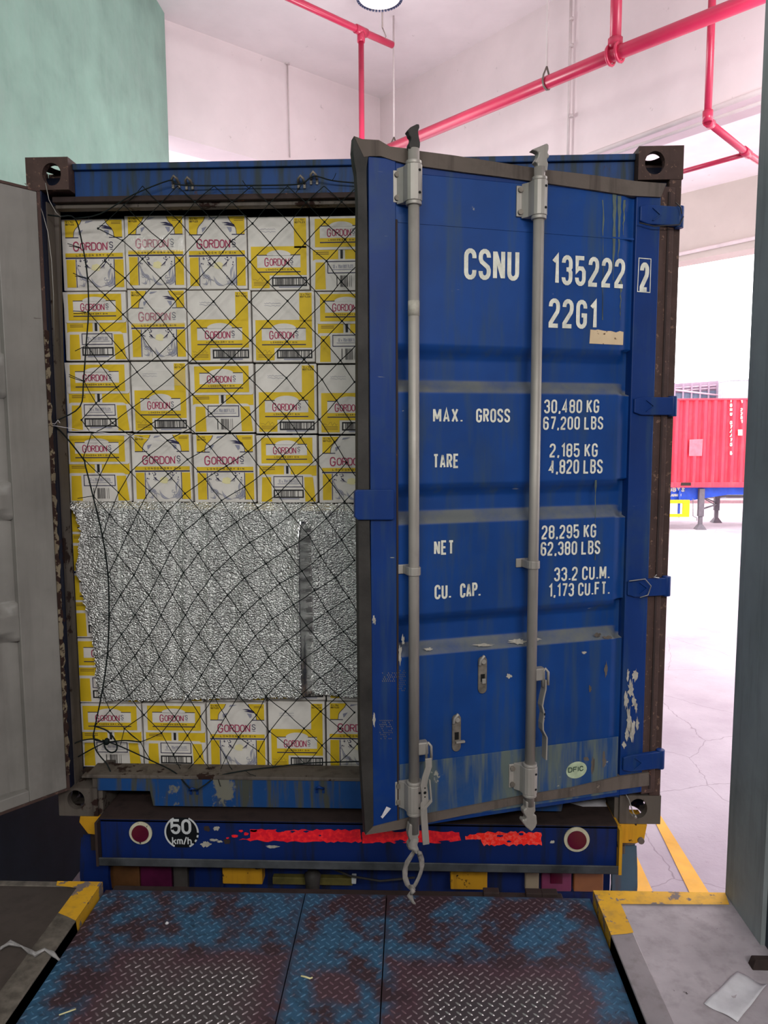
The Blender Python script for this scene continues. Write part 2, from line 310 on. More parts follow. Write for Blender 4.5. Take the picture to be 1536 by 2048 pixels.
# ------------------------------------------------------------------ stroke lettering
def arc(cx, cy_, rx, ry, a0, a1, n=7):
    return [(cx+rx*math.cos(math.radians(a0+(a1-a0)*i/n)), cy_+ry*math.sin(math.radians(a0+(a1-a0)*i/n))) for i in range(n+1)]
def font(w=.42, r=.2):
    h = w/2; g = {}
    top = arc(h, 1-r, h, r, 180, 0); g['O'] = [arc(h, 1-r, h, r, 0, 180)+arc(h, r, h, r, 180, 360)+[(w, 1-r)]]
    g['0'] = g['O']; g['Q'] = g['O']
    g['C'] = [[(w, .72)]+arc(h, 1-r, h, r, 0, 180)+arc(h, r, h, r, 180, 360)+[(w, .28)]]
    g['G'] = [[(w, .74)]+arc(h, 1-r, h, r, 0, 180)+arc(h, r, h, r, 180, 360)+[(w, .46), (w*.5, .46)]]
    g['U'] = [[(0, 1)]+arc(h, r, h, r, 180, 360)+[(w, 1)]]
    g['S'] = [[(w, .76)]+arc(h, 1-r, h, r, 0, 180)+[(0, .7), (w*.12, .6), (w*.88, .4), (w, .3)]+arc(h, r, h, r, 0, -180)+[(0, .25)]]
    g['2'] = [[(0, .76)]+top+[(w, .68), (w*.9, .55), (0, .1), (0, 0), (w, 0)]]
    g['3'] = [[(0, .78)]+top+[(w, .62), (w*.8, .53), (w*.4, .53)], [(w*.6, .53), (w*.85, .5), (w, .42)]+arc(h, r, h, r, 0, -180)+[(0, .22)]]
    g['4'] = [[(w*.75, 0), (w*.75, 1), (0, .26), (w*1.05, .26)]]
    g['5'] = [[(w, 1), (0, 1), (0, .52), (w*.2, .6), (w*.75, .6), (w, .48)]+arc(h, r, h, r, 0, -180)+[(0, .24)]]
    g['6'] = [[(w, .78)]+arc(h, 1-r, h, r, 0, 180)+arc(h, r, h, r, 180, 360)+[(w, .42), (w*.8, .56), (w*.2, .56), (0, .44)]]
    g['9'] = [[(w-x, 1-y) for x, y in g['6'][0]]]
    g['7'] = [[(0, 1), (w, 1), (w, .9), (w*.35, 0)]]
    g['8'] = [arc(h, 1-.18, h, .18, 0, 180)+[(0, .66), (w*.1, .53)]+[(0, .4)]+arc(h, .18, h, .18, 180, 360)+[(w, .4), (w*.9, .53), (w, .66), (w, .82)], [(w*.1, .53), (w*.9, .53)]]
    g['1'] = [[(w*.02, .8), (w*.5, 1), (w*.5, 0)]]
    g['A'] = [[(0, 0), (h, 1), (w, 0)], [(w*.2, .27), (w*.8, .27)]]
    g['M'] = [[(0, 0), (0, 1)], [(.02, .98), (w*.65, .2)], [(w*.65, .2), (w*1.3-.02, .98)], [(w*1.3, 1), (w*1.3, 0)]]
    g['N'] = [[(0, 0), (0, 1)], [(.02, .97), (w-.02, .03)], [(w, 0), (w, 1)]]
    g['X'] = [[(0, 0), (w, 1)], [(0, 1), (w, 0)]]
    g['Y'] = [[(0, 1), (h, .48), (w, 1)], [(h, .48), (h, 0)]]
    g['R'] = [[(0, 0), (0, 1), (w*.6, 1)]+arc(w*.6, .76, w*.4, .24, 90, -90, 6)+[(0, .52)], [(w*.5, .52), (w, 0)]]
    g['P'] = [g['R'][0]]
    g['B'] = [[(0, 0), (0, 1), (w*.6, 1)]+arc(w*.6, .77, w*.38, .23, 90, -90, 6)+[(0, .54)], [(w*.6, .54)]+arc(w*.6, .27, w*.4, .27, 90, -90, 6)+[(0, 0)]]
    g['D'] = [[(0, 0), (0, 1), (w*.5, 1)]+arc(w*.5, .72, w*.5, .28, 90, 0, 4)+arc(w*.5, .28, w*.5, .28, 0, -90, 4)+[(0, 0)]]
    g['T'] = [[(0, 1), (w, 1)], [(h, 1), (h, 0)]]
    g['E'] = [[(w, 1), (0, 1), (0, 0), (w, 0)], [(0, .52), (w*.85, .52)]]
    g['F'] = [[(w, 1), (0, 1), (0, 0)], [(0, .52), (w*.85, .52)]]
    g['L'] = [[(0, 1), (0, 0), (w, 0)]]
    g['K'] = [[(0, 0), (0, 1)], [(w, 1), (0, .4)], [(w*.3, .58), (w, 0)]]
    g['I'] = [[(0, 1), (0, 0)]]
    g['H'] = [[(0, 0), (0, 1)], [(w, 0), (w, 1)], [(0, .52), (w, .52)]]
    g['.'] = [[(.05, 0), (.05, .12)]]; g[','] = [[(.06, .1), (.0, -.12)]]; g["'"] = [[(.02, 1), (0, .82)]]; g['/'] = [[(0, -.05), (w*.8, 1.05)]]
    g['k'] = [[(0, 0), (0, 1)], [(w, .65), (0, .28)], [(w*.35, .42), (w, 0)]]
    g['m'] = [[(0, 0), (0, .66)], [(0, .45)]+arc(w*.35, .5, w*.35, .16, 180, 0, 5)+[(w*.7, 0)], [(w*.7, .45)]+arc(w*1.05, .5, w*.35, .16, 180, 0, 5)+[(w*1.4, 0)]]
    g['h'] = [[(0, 0), (0, 1)], [(0, .42)]+arc(w*.45, .46, w*.45, .2, 180, 0, 5)+[(w*.9, 0)]]
    g['c'] = [[(w*.8, .5)]+arc(w*.4, .46, w*.4, .2, 30, 180, 5)+arc(w*.4, .2, w*.4, .2, 180, 330, 5)]
    g['x'] = [[(0, 0), (w*.8, .6)], [(0, .6), (w*.8, 0)]]
    g['l'] = [[(0, 1), (0, 0)]]
    return g
FN = font()
FWIDE = font(.62, .32)
def ribbon(pts, t_):
    """flat stroke of width t_ along a 2-D polyline with mitred joints -> list of quads"""
    P = [np.array(p, float) for p in pts]; P = [p for i, p in enumerate(P) if i == 0 or np.linalg.norm(p-P[i-1]) > 1e-6]
    n = len(P); closed = np.linalg.norm(P[0]-P[-1]) < 1e-6 and n > 3
    dirs = [(P[i+1]-P[i])/np.linalg.norm(P[i+1]-P[i]) for i in range(n-1)]
    L, R_ = [], []
    for i in range(n):
        a = dirs[i-1] if i > 0 else (dirs[-1] if closed else dirs[0]); b = dirs[i] if i < n-1 else (dirs[0] if closed else dirs[-1])
        na = np.array([-a[1], a[0]]); nb = np.array([-b[1], b[0]]); m_ = na+nb; l = np.linalg.norm(m_)
        if l < .35: m_ = na; k = 1
        else: m_ /= l; k = min(1/max(m_@na, .3), 2.2)
        L.append(P[i]+m_*k*t_/2); R_.append(P[i]-m_*k*t_/2)
    return [(L[i], R_[i], R_[i+1], L[i+1]) for i in range(n-1)]
def text(mb, s, place, height, width, stroke, F=FN, gap=.16, space=.34, ax=(1, -1)):
    """letters laid out to fill width; place(u,v) -> 3-D point; stroke as a share of the height"""
    x = 0; items = []
    for ch in s:
        if ch == ' ': x += space; continue
        gl = F.get(ch)
        if gl is None: continue
        wmax = max(p[0] for pl in gl for p in pl)
        items.append((x, gl)); x += wmax+gap+stroke*.6
    total = x-gap-stroke*.6
    k = (width-stroke*height)/max(total, .01)
    for x0, gl in items:
        for kk, pl in enumerate(gl):
            pts = [((x0+p[0])*k+stroke*height/2, stroke*height/2+p[1]*(height-stroke*height)) for p in pl]
            for q in ribbon(pts, stroke*height):   # crossing strokes lie a hair apart, like layers of paint
                cc = [list(place(*c)) for c in q]
                for c in cc: c[ax[0]] += ax[1]*kk*.00012
                mb.poly(cc)
# ================================================================== STRUCTURE
GZ = -1.35; FZ = -.15; HC = 5.36; WX = -2.0
# ground
b = MB(); b.grid([[(x, y, GZ) for x in np.linspace(-14, 46, 7)] for y in np.linspace(-.25, 62, 7)], False)
ground = struct(b.build('ground', m_ground))
def gstripe(px):
    b = MB(); p = [onZ(x, y, GZ+.004) for x, y in px]
    return b.poly(p).build('painted_stripe', m_stripe, ground)
def ext(a, c, k): return (a[0]+(c[0]-a[0])*k, a[1]+(c[1]-a[1])*k)
gstripe([(1295, 1612), (1322, 1632), (1424, 1795), (1384, 1795)])
gstripe([(1262, 1690), (1275, 1715), (1311, 1795), (1262, 1795)])
# dock floor (the part round the leveller pit)
b = MB()
b.cur = 1; b.box((WX, -6.5, -1.35), (-.955, -.222, FZ)); b.cur = 0; b.box((.905, -6.5, -1.35), (6, -.222, FZ)); b.box((-.955, -6.5, -1.35), (.905, -2.35, FZ))
floor = struct(b.build('floor', [m_conc, m_concd]))
def fl(name, box, mat, l=None):
    o = MB().box(*box).build(name, mat, floor, .004)
    if l: lab(o, l)
    return o
fl('steel_edging', ((.905, -2.35, FZ-.1), (.985, -.222, FZ+.004)), m_edge, 'grey steel angle along the right edge of the leveller pit')
fl('steel_edging', ((-1.04, -2.35, FZ-.1), (-.955, -.222, FZ+.004)), m_galvd, 'dark steel angle along the left edge of the leveller pit')
fl('steel_edging', ((.985, -.292, FZ-.1), (1.39, -.221, FZ+.004)), m_edge)
fl('steel_edging', ((WX, -.25, FZ-.1), (-1.04, -.221, FZ+.004)), m_galvd)
b = MB(); z = FZ+.0052
b.poly([(.905, -.2215, z), (1.39, -.2215, z), (1.375, -.292, z), (.985, -.3, z), (.985, -.455, z), (.96, -.462, z), (.905, -.47, z)])
b.poly([(.904, -.2215, z), (.904, -.47, z), (.904, -.465, z-.07), (.904, -.2215, z-.09)])
lab(b.build('yellow_corner_paint', m_yp, floor), 'worn yellow paint on the right platform corner')
b = MB()
b.poly([(-.954, -.2215, z), (-1.13, -.2215, z), (-1.12, -.25, z), (-1.035, -.262, z), (-1.035, -.41, z), (-.99, -.43, z), (-.954, -.45, z)])
b.poly([(-.953, -.2215, z), (-.953, -.45, z), (-.953, -.44, z-.06), (-.953, -.2215, z-.08)])
lab(b.build('yellow_corner_paint', m_yp, floor), 'yellow paint stripe on the left platform corner')
# walls
b = MB(); b.box((WX-.25, -6.5, 1.15), (WX, 4.2, HC)); wl = struct(b.build('wall_left', m_green))
b = MB(); b.box((WX-.25, -6.5, GZ), (WX+.004, 4.2, 1.15)); lab(b.build('painted_dado', m_navywall, wl), 'dark navy painted lower part of the wall')
b = MB(); b.box((1.39, -.50, FZ), (6, -.222, HC)); wr = struct(b.build('wall_right', m_wallr))
m_inwall = plain('white_warehouse_wall', rgb(205, 203, 198), .7)
b = MB(); b.box((1.405, -.66, FZ), (6, -.5, HC)); lab(b.build('shutter_guide', m_navywall, wr), 'dark navy strip behind the grey reveal')
b = MB(); b.box((WX, -.50, 4.7), (1.39, -.222, HC)); struct(b.build('wall_front', m_wallr))
b = MB(); b.box((WX-.25, -6.7, GZ), (6, -6.5, HC)); struct(b.build('wall_back', m_inwall))
b = MB(); b.box((6, -6.7, GZ), (6.2, -.222, HC)); struct(b.build('wall_side', m_inwall))
# ceilings
T1, T2 = onZ(1366, 387, HC), onZ(1506, 352, HC)
d2 = (T2-T1)/np.linalg.norm(T2-T1)
E1, E2 = T1-d2*24, T1+d2*6.5
b = MB(); b.hexa([(WX-.25, -6.7, HC), (6.2, -6.7, HC), (E2[0], E2[1], HC), (E1[0], E1[1], HC)], [(WX-.25, -6.7, HC+.2), (6.2, -6.7, HC+.2), (E2[0], E2[1], HC+.2), (E1[0], E1[1], HC+.2)])
ceiling = struct(b.build('ceiling', m_ceil))
def beam(name, A, B, zb0, zb1, th, mat):
    A = np.array(A); B = np.array(B); d = (B-A)/np.linalg.norm(B-A); n = np.array([-d[1], d[0], 0]);
    if n@(A-CP) < 0: n = -n
    q = [A, B, B+n*th, A+n*th]
    b = MB(); b.hexa([(q[0][0], q[0][1], zb0), (q[1][0], q[1][1], zb1), (q[2][0], q[2][1], zb1), (q[3][0], q[3][1], zb0)], [(p[0], p[1], HC+.02) for p in q])
    return struct(b.build(name, mat)), d, n
A, L_, R1 = onZ(760, 197, HC), onZ(360, 50, HC), onZ(1068, 22, HC)
dl = (L_-A)/np.linalg.norm(L_-A); dr = (R1-A)/np.linalg.norm(R1-A)
zl0 = onV(337, 268, A, L_)[2]; zl1 = onV(500, 318, A, L_)[2]
lbeam, _, nl = beam('beam_left', A, A+dl*3.4, zl1, zl0, .35, m_beam)
zr1 = onV(1183, 302, A, R1)[2]; zr2 = onV(1522, 186, A, R1)[2]
rbeam, _, nr = beam('beam_right', A, A+dr*7.5, zr1, zr2, .35, m_beam)
# two rails along the foot of the right-hand beam
for (pa, pb, off, r) in (((1150, 324), (1530, 183), .03, .022), ((1140, 340), (1530, 205), .02, .014)):
    a, c = onV(*pa, A, R1), onV(*pb, A, R1); a = a-nr*off; c = c-nr*off; v = c-a
    MB().tube([a-v*.25, c+v*.35], r, 8).build('edge_rail', m_wpipe, rbeam)
zb = onV(1366, 522, T1, T2)[2]
b2, _, n2 = beam('beam_far', T1-d2*9, T1+d2*6, zb, zb, .4, m_beam2)
a, c = onV(1366, 508, T1, T2)-n2*.04, onV(1506, 478, T1, T2)-n2*.04; v = c-a
MB().tube([a-v*3, c+v*2], .03, 8).build('edge_rail', m_wpipe, b2)
# conduit on the beam, far mounted
a, c = onV(1150, -30, A, R1)-nr*.05, onV(1151, 317, A, R1)-nr*.05
b = MB(); b.tube([(a[0], a[1], HC), (a[0], a[1], c[2]-.02)], .013, 8)
for yy in (42, 95, 235): p = onV(1150, yy, A, R1)-nr*.05; b.tube([p-np.array([0, 0, .012]), p+np.array([0, 0, .012])], .02, 8)
tag(b.build('conduit', m_wpipe, None, 0, (c[0], c[1], c[2])), 'vertical white conduit clipped to the pale beam above the container', 'conduit')
a, c = onV(573, 128, A, L_)-nl*.02, onV(578, 316, A, L_)-nl*.02
b = MB(); b.tube([a, c], .007, 6); b.box((a[0]-.02, a[1]-.02, a[2]-.012), (a[0]+.02, a[1]+.02, a[2]+.012))
tag(b.build('drop_wire', m_wpipe, None, 0, tuple(c)), 'thin wire hanging from a hook on the left beam above the container', 'wire')
# ================================================================== PIPES
ZP = 4.2
p0, p1, p2 = onZ(800, 292, ZP), onZ(1230, 108, ZP), onZ(1519, 0, ZP); dv = (p2-p0)/np.linalg.norm(p2-p0)
pm = thing('sprinkler_main_pipe', 'thick red sprinkler main crossing above the blue door from lower left to upper right', 'pipe', tuple(p0))
MB().tube([p0-dv*1.4, p1, p2+dv*1.6], .047, 16).build('pipe_run', m_pipe, pm)
b = MB(); u = dv
for w_ in (-.035, .035): b.tube([p1+u*w_+np.array([math.cos(a_)*.062*-dv[1]+0, math.cos(a_)*.062*dv[0], math.sin(a_)*.062]) for a_ in np.linspace(0, 2*math.pi, 17)[:-1]], .011, 6, close=True)
b.build('pipe_clamp', m_pipe, pm)
q = onZ(1237, 0, 4.9); pv = p1
MB().tube([pv+np.array([0, 0, .02]), (pv[0], pv[1], HC-.002)], .04, 12).build('riser', m_pipe, pm)
MB().tube([pv+np.array([0, 0, .03]), pv+np.array([0, 0, .10])], .052, 12).build('riser_collar', m_pipe, pm)
def hanger(px, py, zz, ztop, name_label, rad=.06):
    p = onZ(px, py, zz); t_ = thing('pipe_hanger', name_label, 'pipe hanger', (p[0], p[1], zz), 'rods holding the red sprinkler pipes')
    MB().tube([(p[0], p[1], zz+rad*2.2), (p[0], p[1], ztop)], .0085, 6).build('rod', m_wpipe, t_)
    b = MB(); pts = []
    side = np.array([-dv[1], dv[0], 0])
    for s_, z_ in ((0, 2.2), (.75, .9), (1.02, 0), (.7, -.75), (0, -1.02), (-.7, -.75), (-1.02, 0), (-.75, .9), (0, 2.2)): pts.append(p+side*s_*rad+np.array([0, 0, z_*rad]))
    b.tube(pts, .007, 6); b.build('clevis', m_galvd, t_)
hanger(788, 300, ZP-.012, HC, 'long white rod and wire clevis holding the low left end of the red main', .052)
hanger(1093, 165, ZP, HC, 'white rod and wire clevis holding the red main over the second lock rod', .052)
ZB = 4.95
c0, c1, c2 = onZ(590, 0, ZB), onZ(722, 62, ZB), onZ(785, 90, ZB); e = (c2-c0)/np.linalg.norm(c2-c0)
pb_ = thing('sprinkler_branch_pipe', 'thin red pipe running under the ceiling with a drop at upper middle', 'pipe', tuple(c1))
MB().tube([c0-e*1.5, c1, c2], .028, 12).build('pipe_run', m_pipe, pb_)
z1_ = onZ(725, 275, 3)[2]
MB().tube([c1, (c1[0], c1[1], 2.9)], .024, 12).build('dropper', m_pipe, pb_)
b = MB(); b.tube([c1-e*.06, c1+e*.06], .036, 12); b.tube([c1, c1-np.array([0, 0, .09])], .033, 12); b.build('tee_fitting', m_pipe, pb_)
b = MB(); hz = onZ(765, 80, ZB)
b.tube([(hz[0], hz[1], ZB+.1), (hz[0], hz[1], HC)], .007, 6)
b.tube([hz+np.array([0, 0, .1]), hz+np.array([.03, .0, .03]), hz+np.array([.0, 0, -.035]), hz+np.array([-.03, 0, .03]), hz+np.array([0, 0, .1])], .006, 5)
h_ = b.build('pipe_hanger', m_rod, None, 0, (hz[0], hz[1], ZB)); tag(h_, 'short rod hanger near the end of the thin red pipe under the lamp', 'pipe hanger', 'rods holding the red sprinkler pipes')
# right drop and elbow
ZR = 3.72
r0, r1, r2, r3 = onZ(1415, 243, ZR), onZ(1492, 305, ZR), onZ(1545, 340, ZR), onZ(1366, 340, ZR)
pr = thing('sprinkler_drop_pipe', 'slim red pipe dropping at upper right with elbow and side branches', 'pipe', tuple(r0))
b = MB(); b.tube([(r0[0], r0[1], HC), r0], .026, 12); b.build('dropper', m_pipe, pr)
MB().tube([r0, r1, r2+(r2-r1)*.6], .026, 12).build('pipe_run', m_pipe, pr)
MB().tube([r1-np.array([0, 0, .012]), r3+(r3-r1)*.3-np.array([0, 0, .012])], .02, 10).build('side_branch', m_pipe, pr)
b = MB(); b.tube([r0+np.array([0, 0, .07]), r0-np.array([0, 0, .005])], .035, 12); ee = (r1-r0)/np.linalg.norm(r1-r0); b.tube([r0, r0+ee*.07], .034, 12); b.tube([r1-ee*.06, r1+ee*.06], .034, 12); b.build('elbow_fitting', m_pipe, pr)
# lamp
lp = onZ(759, -4, 4.5)
lt = thing('high_bay_lamp', 'round high bay lamp with toothed dark rim at the top edge of the photo', 'lamp', tuple(lp))
R_ = .152; b = MB(); b.tube([lp, lp+np.array([0, 0, .06])], R_*.93, 40).build('lens', m_lens, lt)
b = MB()
for k in range(44):
    a0 = 2*math.pi*k/44; a1 = a0+2*math.pi/44*.62
    b.hexa([(lp[0]+r_*math.cos(a_), lp[1]+r_*math.sin(a_), lp[2]-.006) for r_, a_ in ((R_*.93, a0), (R_*1.04, a0), (R_*1.04, a1), (R_*.93, a1))],
           [(lp[0]+r_*math.cos(a_), lp[1]+r_*math.sin(a_), lp[2]+.05) for r_, a_ in ((R_*.93, a0), (R_*1.04, a0), (R_*1.04, a1), (R_*.93, a1))])
b.build('toothed_rim', m_lrim, lt)
b = MB(); b.tube([lp+np.array([0, 0, .05]), lp+np.array([0, 0, .12]), lp+np.array([0, 0, .22]), lp+np.array([0, 0, .3])], [R_*1.0, R_*.95, R_*.5, R_*.3], 24); b.tube([lp+np.array([0, 0, .3]), (lp[0], lp[1], HC)], .01, 6); b.build('housing', m_lrim, lt)
# ================================================================== DOCK LEVELLER
PZ = -.182
dk = thing('dock_leveler', 'worn blue and bare steel diamond plate dock leveler in front of the container', 'dock leveler', (0, -.2, PZ))
for x0, x1 in ((-.945, -.178), (-.174, .131), (.135, .895)):
    b = MB(); b.box((x0, -2.34, PZ-.02), (x1, -.215, PZ)); b.build('deck_plate', m_deck, dk)
b = MB()
nx = int(1.84/.033); y = -.23; j = 0
while y > -1.75:
    for i in range(nx):
        x = -.935+i*.033+(.0 if j % 2 else .0165)
        if min(abs(x+.176), abs(x-.133)) < .012 or x > .885: continue
        s_ = 1 if j % 2 else -1
        a_ = math.radians(42)*s_+random.uniform(-.03, .03); ca, sa = math.cos(a_), math.sin(a_); L2, w2 = .0115, .0031
        pts = [(-L2, 0), (-L2*.5, -w2), (L2*.5, -w2), (L2, 0), (L2*.5, w2), (-L2*.5, w2)]
        base = [b.P((x+p[0]*ca-p[1]*sa, y+p[0]*sa+p[1]*ca, PZ)) for p in pts]
        t1 = b.P((x-L2*.55*ca, y-L2*.55*sa, PZ+.0026)); t2 = b.P((x+L2*.55*ca, y+L2*.55*sa, PZ+.0026))
        b.F((base[0], base[1], t1)); b.F((base[1], base[2], t2, t1)); b.F((base[2], base[3], t2)); b.F((base[3], base[4], t2)); b.F((base[4], base[5], t1, t2)); b.F((base[5], base[0], t1))
    y -= .0185; j += 1
b.flat = True
stuff(b.build('tread_pattern', m_lug, dk))
b = MB(); b.box((-.93, -.215, PZ-.05), (.80, -.165, PZ-.012)); b.build('hinge_bar', m_rustd, dk, .004)
for xx in (.50, .66, .72): b = MB(); b.box((xx, -.2, PZ-.012), (xx+.06, -.165, PZ+.006)); b.build('hinge_knuckle', m_rustd, dk, .003)
b = MB(); b.box((-.95, -2.34, -1.2), (.9, -.22, PZ-.4)); b.build('pit_frame', m_black, dk)
# left pit face hidden strip
b = MB(); b.box((-.945, -2.34, PZ-.12), (.895, -.23, PZ-.021)); b.build('under_frame', m_rustd, dk)
# ================================================================== CONTAINER
ct = thing('shipping_container', 'blue shipping container with one door ajar, standing at the loading dock', 'shipping container', (0, 0, 0))
X1 = 1.219
def part(name, mb, mat, parent=None, bevel=0, l=None):
    o = mb.build(name, mat, parent or ct, bevel)
    if l: lab(o, l)
    return o
# corner castings with oval holes through the face
def casting(sx, z0, w=.162, h=.118, dpt=.178, mat=m_rust, hole=(.0, .0)):
    xo = sx*X1; xi = sx*(X1-w); x0, x1 = min(xo, xi), max(xo, xi)
    b = MB(); cx = (x0+x1)/2+hole[0]; cz = z0+h/2+hole[1]; n = 24; yf = -.004; rx, rz = .036, .041
    ell = [(cx+rx*math.cos(a_), cz+rz*math.sin(a_)) for a_ in np.linspace(0, 2*math.pi, n+1)[:-1]]
    def edge(a_):
        c_, s_ = math.cos(a_), math.sin(a_); k = min((w/2)/abs(c_) if abs(c_) > 1e-6 else 9, (h/2)/abs(s_) if abs(s_) > 1e-6 else 9)
        return ((x0+x1)/2+c_*k, z0+h/2+s_*k)
    angs = np.linspace(0, 2*math.pi, n+1)[:-1]; out = [edge(a_) for a_ in angs]
    def ringf(y_, P): return [b.P((p[0], y_, p[1])) for p in P]
    A_ = ringf(yf, ell); B_ = ringf(yf, out); C_ = ringf(yf+.03, ell)
    for k in range(n): kk = (k+1) % n; b.F((A_[k], B_[k], B_[kk], A_[kk])); b.F((A_[k], A_[kk], C_[kk], C_[k]))
    for cxx, czz in ((x0, z0), (x1, z0), (x1, z0+h), (x0, z0+h)):
        k = min(range(n), key=lambda i: (out[i][0]-cxx)**2+(out[i][1]-czz)**2)
        for kk in ((k+1) % n, (k-1) % n): b.F((b.P((cxx, yf, czz)), B_[k], B_[kk]))
    # walls: inner side, outer side with a hole, top, bottom (top open hole seen as light)
    yb = dpt; t_ = .028
    def wall_hole(P4, c, ra, rb, u, v):
        n_ = 16; c = np.array(c); u = np.array(u, float); v = np.array(v, float); P4 = [np.array(p) for p in P4]
        hx = max(abs((p-c)@u) for p in P4); hy = max(abs((p-c)@v) for p in P4)
        an = [2*math.pi*(i+.5)/n_ for i in range(n_)]
        I = [b.P(c+u*ra*math.cos(a_)+v*rb*math.sin(a_)) for a_ in an]; O = []
        for a_ in an:
            k_ = min(hx/max(abs(math.cos(a_)), 1e-6), hy/max(abs(math.sin(a_)), 1e-6)); q_ = c+u*k_*math.cos(a_)+v*k_*math.sin(a_); O.append(b.P(q_))
        for i in range(n_): b.F((I[i], O[i], O[(i+1) % n_], I[(i+1) % n_]))
    cz0 = z0+h/2; cy0 = (yf+yb)/2
    wall_hole([(xo, yf, z0), (xo, yb, z0), (xo, yb, z0+h), (xo, yf, z0+h)], (xo, cy0, cz0), .045, .034, (0, 1, 0), (0, 0, 1))
    tz = z0+h if z0 > 1 else z0
    wall_hole([(x0, yf, tz), (x1, yf, tz), (x1, yb, tz), (x0, yb, tz)], ((x0+x1)/2, cy0, tz), .034, .058, (1, 0, 0), (0, 1, 0))
    oz = z0 if z0 > 1 else z0+h
    b.poly([(x0, yf, oz), (x1, yf, oz), (x1, yb, oz), (x0, yb, oz)]); b.poly([(xi, yf, z0), (xi, yb, z0), (xi, yb, z0+h), (xi, yf, z0+h)]); b.poly([(x0, yb, z0), (x1, yb, z0), (x1, yb, z0+h), (x0, yb, z0+h)])
    o = part('corner_casting', b, mat); md = o.modifiers.new('edge', 'BEVEL'); md.width = .008; md.segments = 2; md.limit_method = 'ANGLE'; md.angle_limit = 1.2
    return o
lab(casting(-1, 2.473, hole=(.017, -.003)), 'rusted brown corner casting at the top left')
lab(casting(1, 2.473, hole=(-.022, 0)), 'rusted brown corner casting at the top right')
lab(casting(-1, 0, mat=m_grease, hole=(-.008, .01)), 'grey-brown corner casting at the bottom left')
lab(casting(1, 0, mat=m_grease, hole=(-.008, .005)), 'dark brown corner casting at the bottom right')
# header, lintel, sill
b = MB(); b.box((-1.057, .045, 2.455), (1.057, .12, 2.572)); b.box((-1.057, .03, 2.555), (1.057, .12, 2.578)); part('header_beam', b, m_header, bevel=.003)
b = MB(); b.box((-1.14, .03, 2.438), (1.14, .1, 2.458)); part('rusted_header_lip', b, m_rustd, bevel=.002)
b = MB(); b.box((-1.14, .055, 2.422), (1.14, .1, 2.438)); part('door_stop_strip', b, m_grease, bevel=.002)
b = MB()
b.hexa([(-1.057, 0, .108), (-1.03, 0, .108), (-.84, 0, .108), (-.828, 0, .045), (.828, 0, .045), (.84, 0, .108), (1.057, 0, .108), (1.057, 0, .165), (-1.057, 0, .165)],
       [(-1.057, .02, .108), (-1.03, .02, .108), (-.84, .02, .108), (-.828, .02, .045), (.828, .02, .045), (.84, .02, .108), (1.057, .02, .108), (1.057, .02, .165), (-1.057, .02, .165)])
part('sill_beam', b, m_sill, bevel=.002)
b = MB(); b.box((-1.10, -.004, .162), (1.10, .11, .176)); b.box((-1.14, .04, .14), (1.14, .11, .15)); part('threshold_plate', b, m_grease, bevel=.003)
# corner posts
b = MB(); b.box((-X1, 0, .118), (-1.165, .09, 2.473)); part('corner_post', b, m_navy, bevel=.004, l='dark navy corner post on the left')
b = MB(); fe = [onY(px_, py_, .10) for px_, py_ in ((121, 425), (124, 560), (137, 1140), (156, 1545))]; fe = [(p[0], p[2]) for p in fe]; fe = [(fe[0][0]-.002, 2.44)]+fe+[(fe[-1][0], .15)]
for (xa, za), (xb, zb3) in zip(fe, fe[1:]): b.hexa([(-1.205, .085, za), (xa, .085, za), (xb, .085, zb3), (-1.205, .085, zb3)], [(-1.205, .10, za), (xa, .10, za), (xb, .10, zb3), (-1.205, .10, zb3)])
part('inner_post_flange', b, m_grease)
b = MB(); b.box((-1.168, .03, .118), (-1.160, .1, 2.44)); part('inner_post_flange', b, m_grease)
b = MB(); b.box((1.170, -.006, .118), (X1-.004, .09, 2.473)); part('corner_post', b, m_rust, bevel=.005, l='rusty brown corner post on the right')
b = MB(); b.box((1.12, .02, .118), (1.17, .09, 2.473)); part('inner_post_flange', b, m_navy, bevel=.002)
# shell
b = MB()
for s_ in (-1, 1):
    prof = []
    yy = .09; i = 0
    while yy < 6.0:
        prof.append((s_*(1.205 if (i//2) % 2 else 1.18), yy)); yy += .07; i += 1
    b.grid([[(x, y_, z_) for x, y_ in prof] for z_ in (.1, 2.53)], False)
part('side_wall', b, m_blue)
b = MB(); b.box((-1.2, .1, 2.52), (1.2, 6.05, 2.55)); part('roof_panel', b, m_navy)
b = MB(); b.box((-1.17, .11, .10), (1.17, 6.05, .139)); part('container_floor', b, m_rustd)
b = MB(); b.box((-1.2, 6.0, .1), (1.2, 6.05, 2.55)); part('front_wall', b, m_navy)
b = MB(); b.box((-1.2, .09, 2.44), (1.2, .12, 2.53)); part('header_back', b, m_navy)
b = MB(); b.box((-1.2, .19, .0), (1.2, .23, .12)); part('cross_member', b, m_navy)
for sx in (-1, 1):
    b = MB(); b.box((sx*1.06-.02, .01, .0), (sx*1.06+.02, .19, .17)); part('corner_gusset', b, m_grease)
    b = MB(); b.box((sx*1.19-.02, .09, .1), (sx*1.19+.02, .13, 2.5)); part('post_back', b, m_navy)
b = MB(); b.box((-1.2, .15, .0), (-1.1, 5.9, .12)); b.box((1.1, .15, .0), (1.2, 5.9, .12)); part('bottom_rail', b, m_navy)
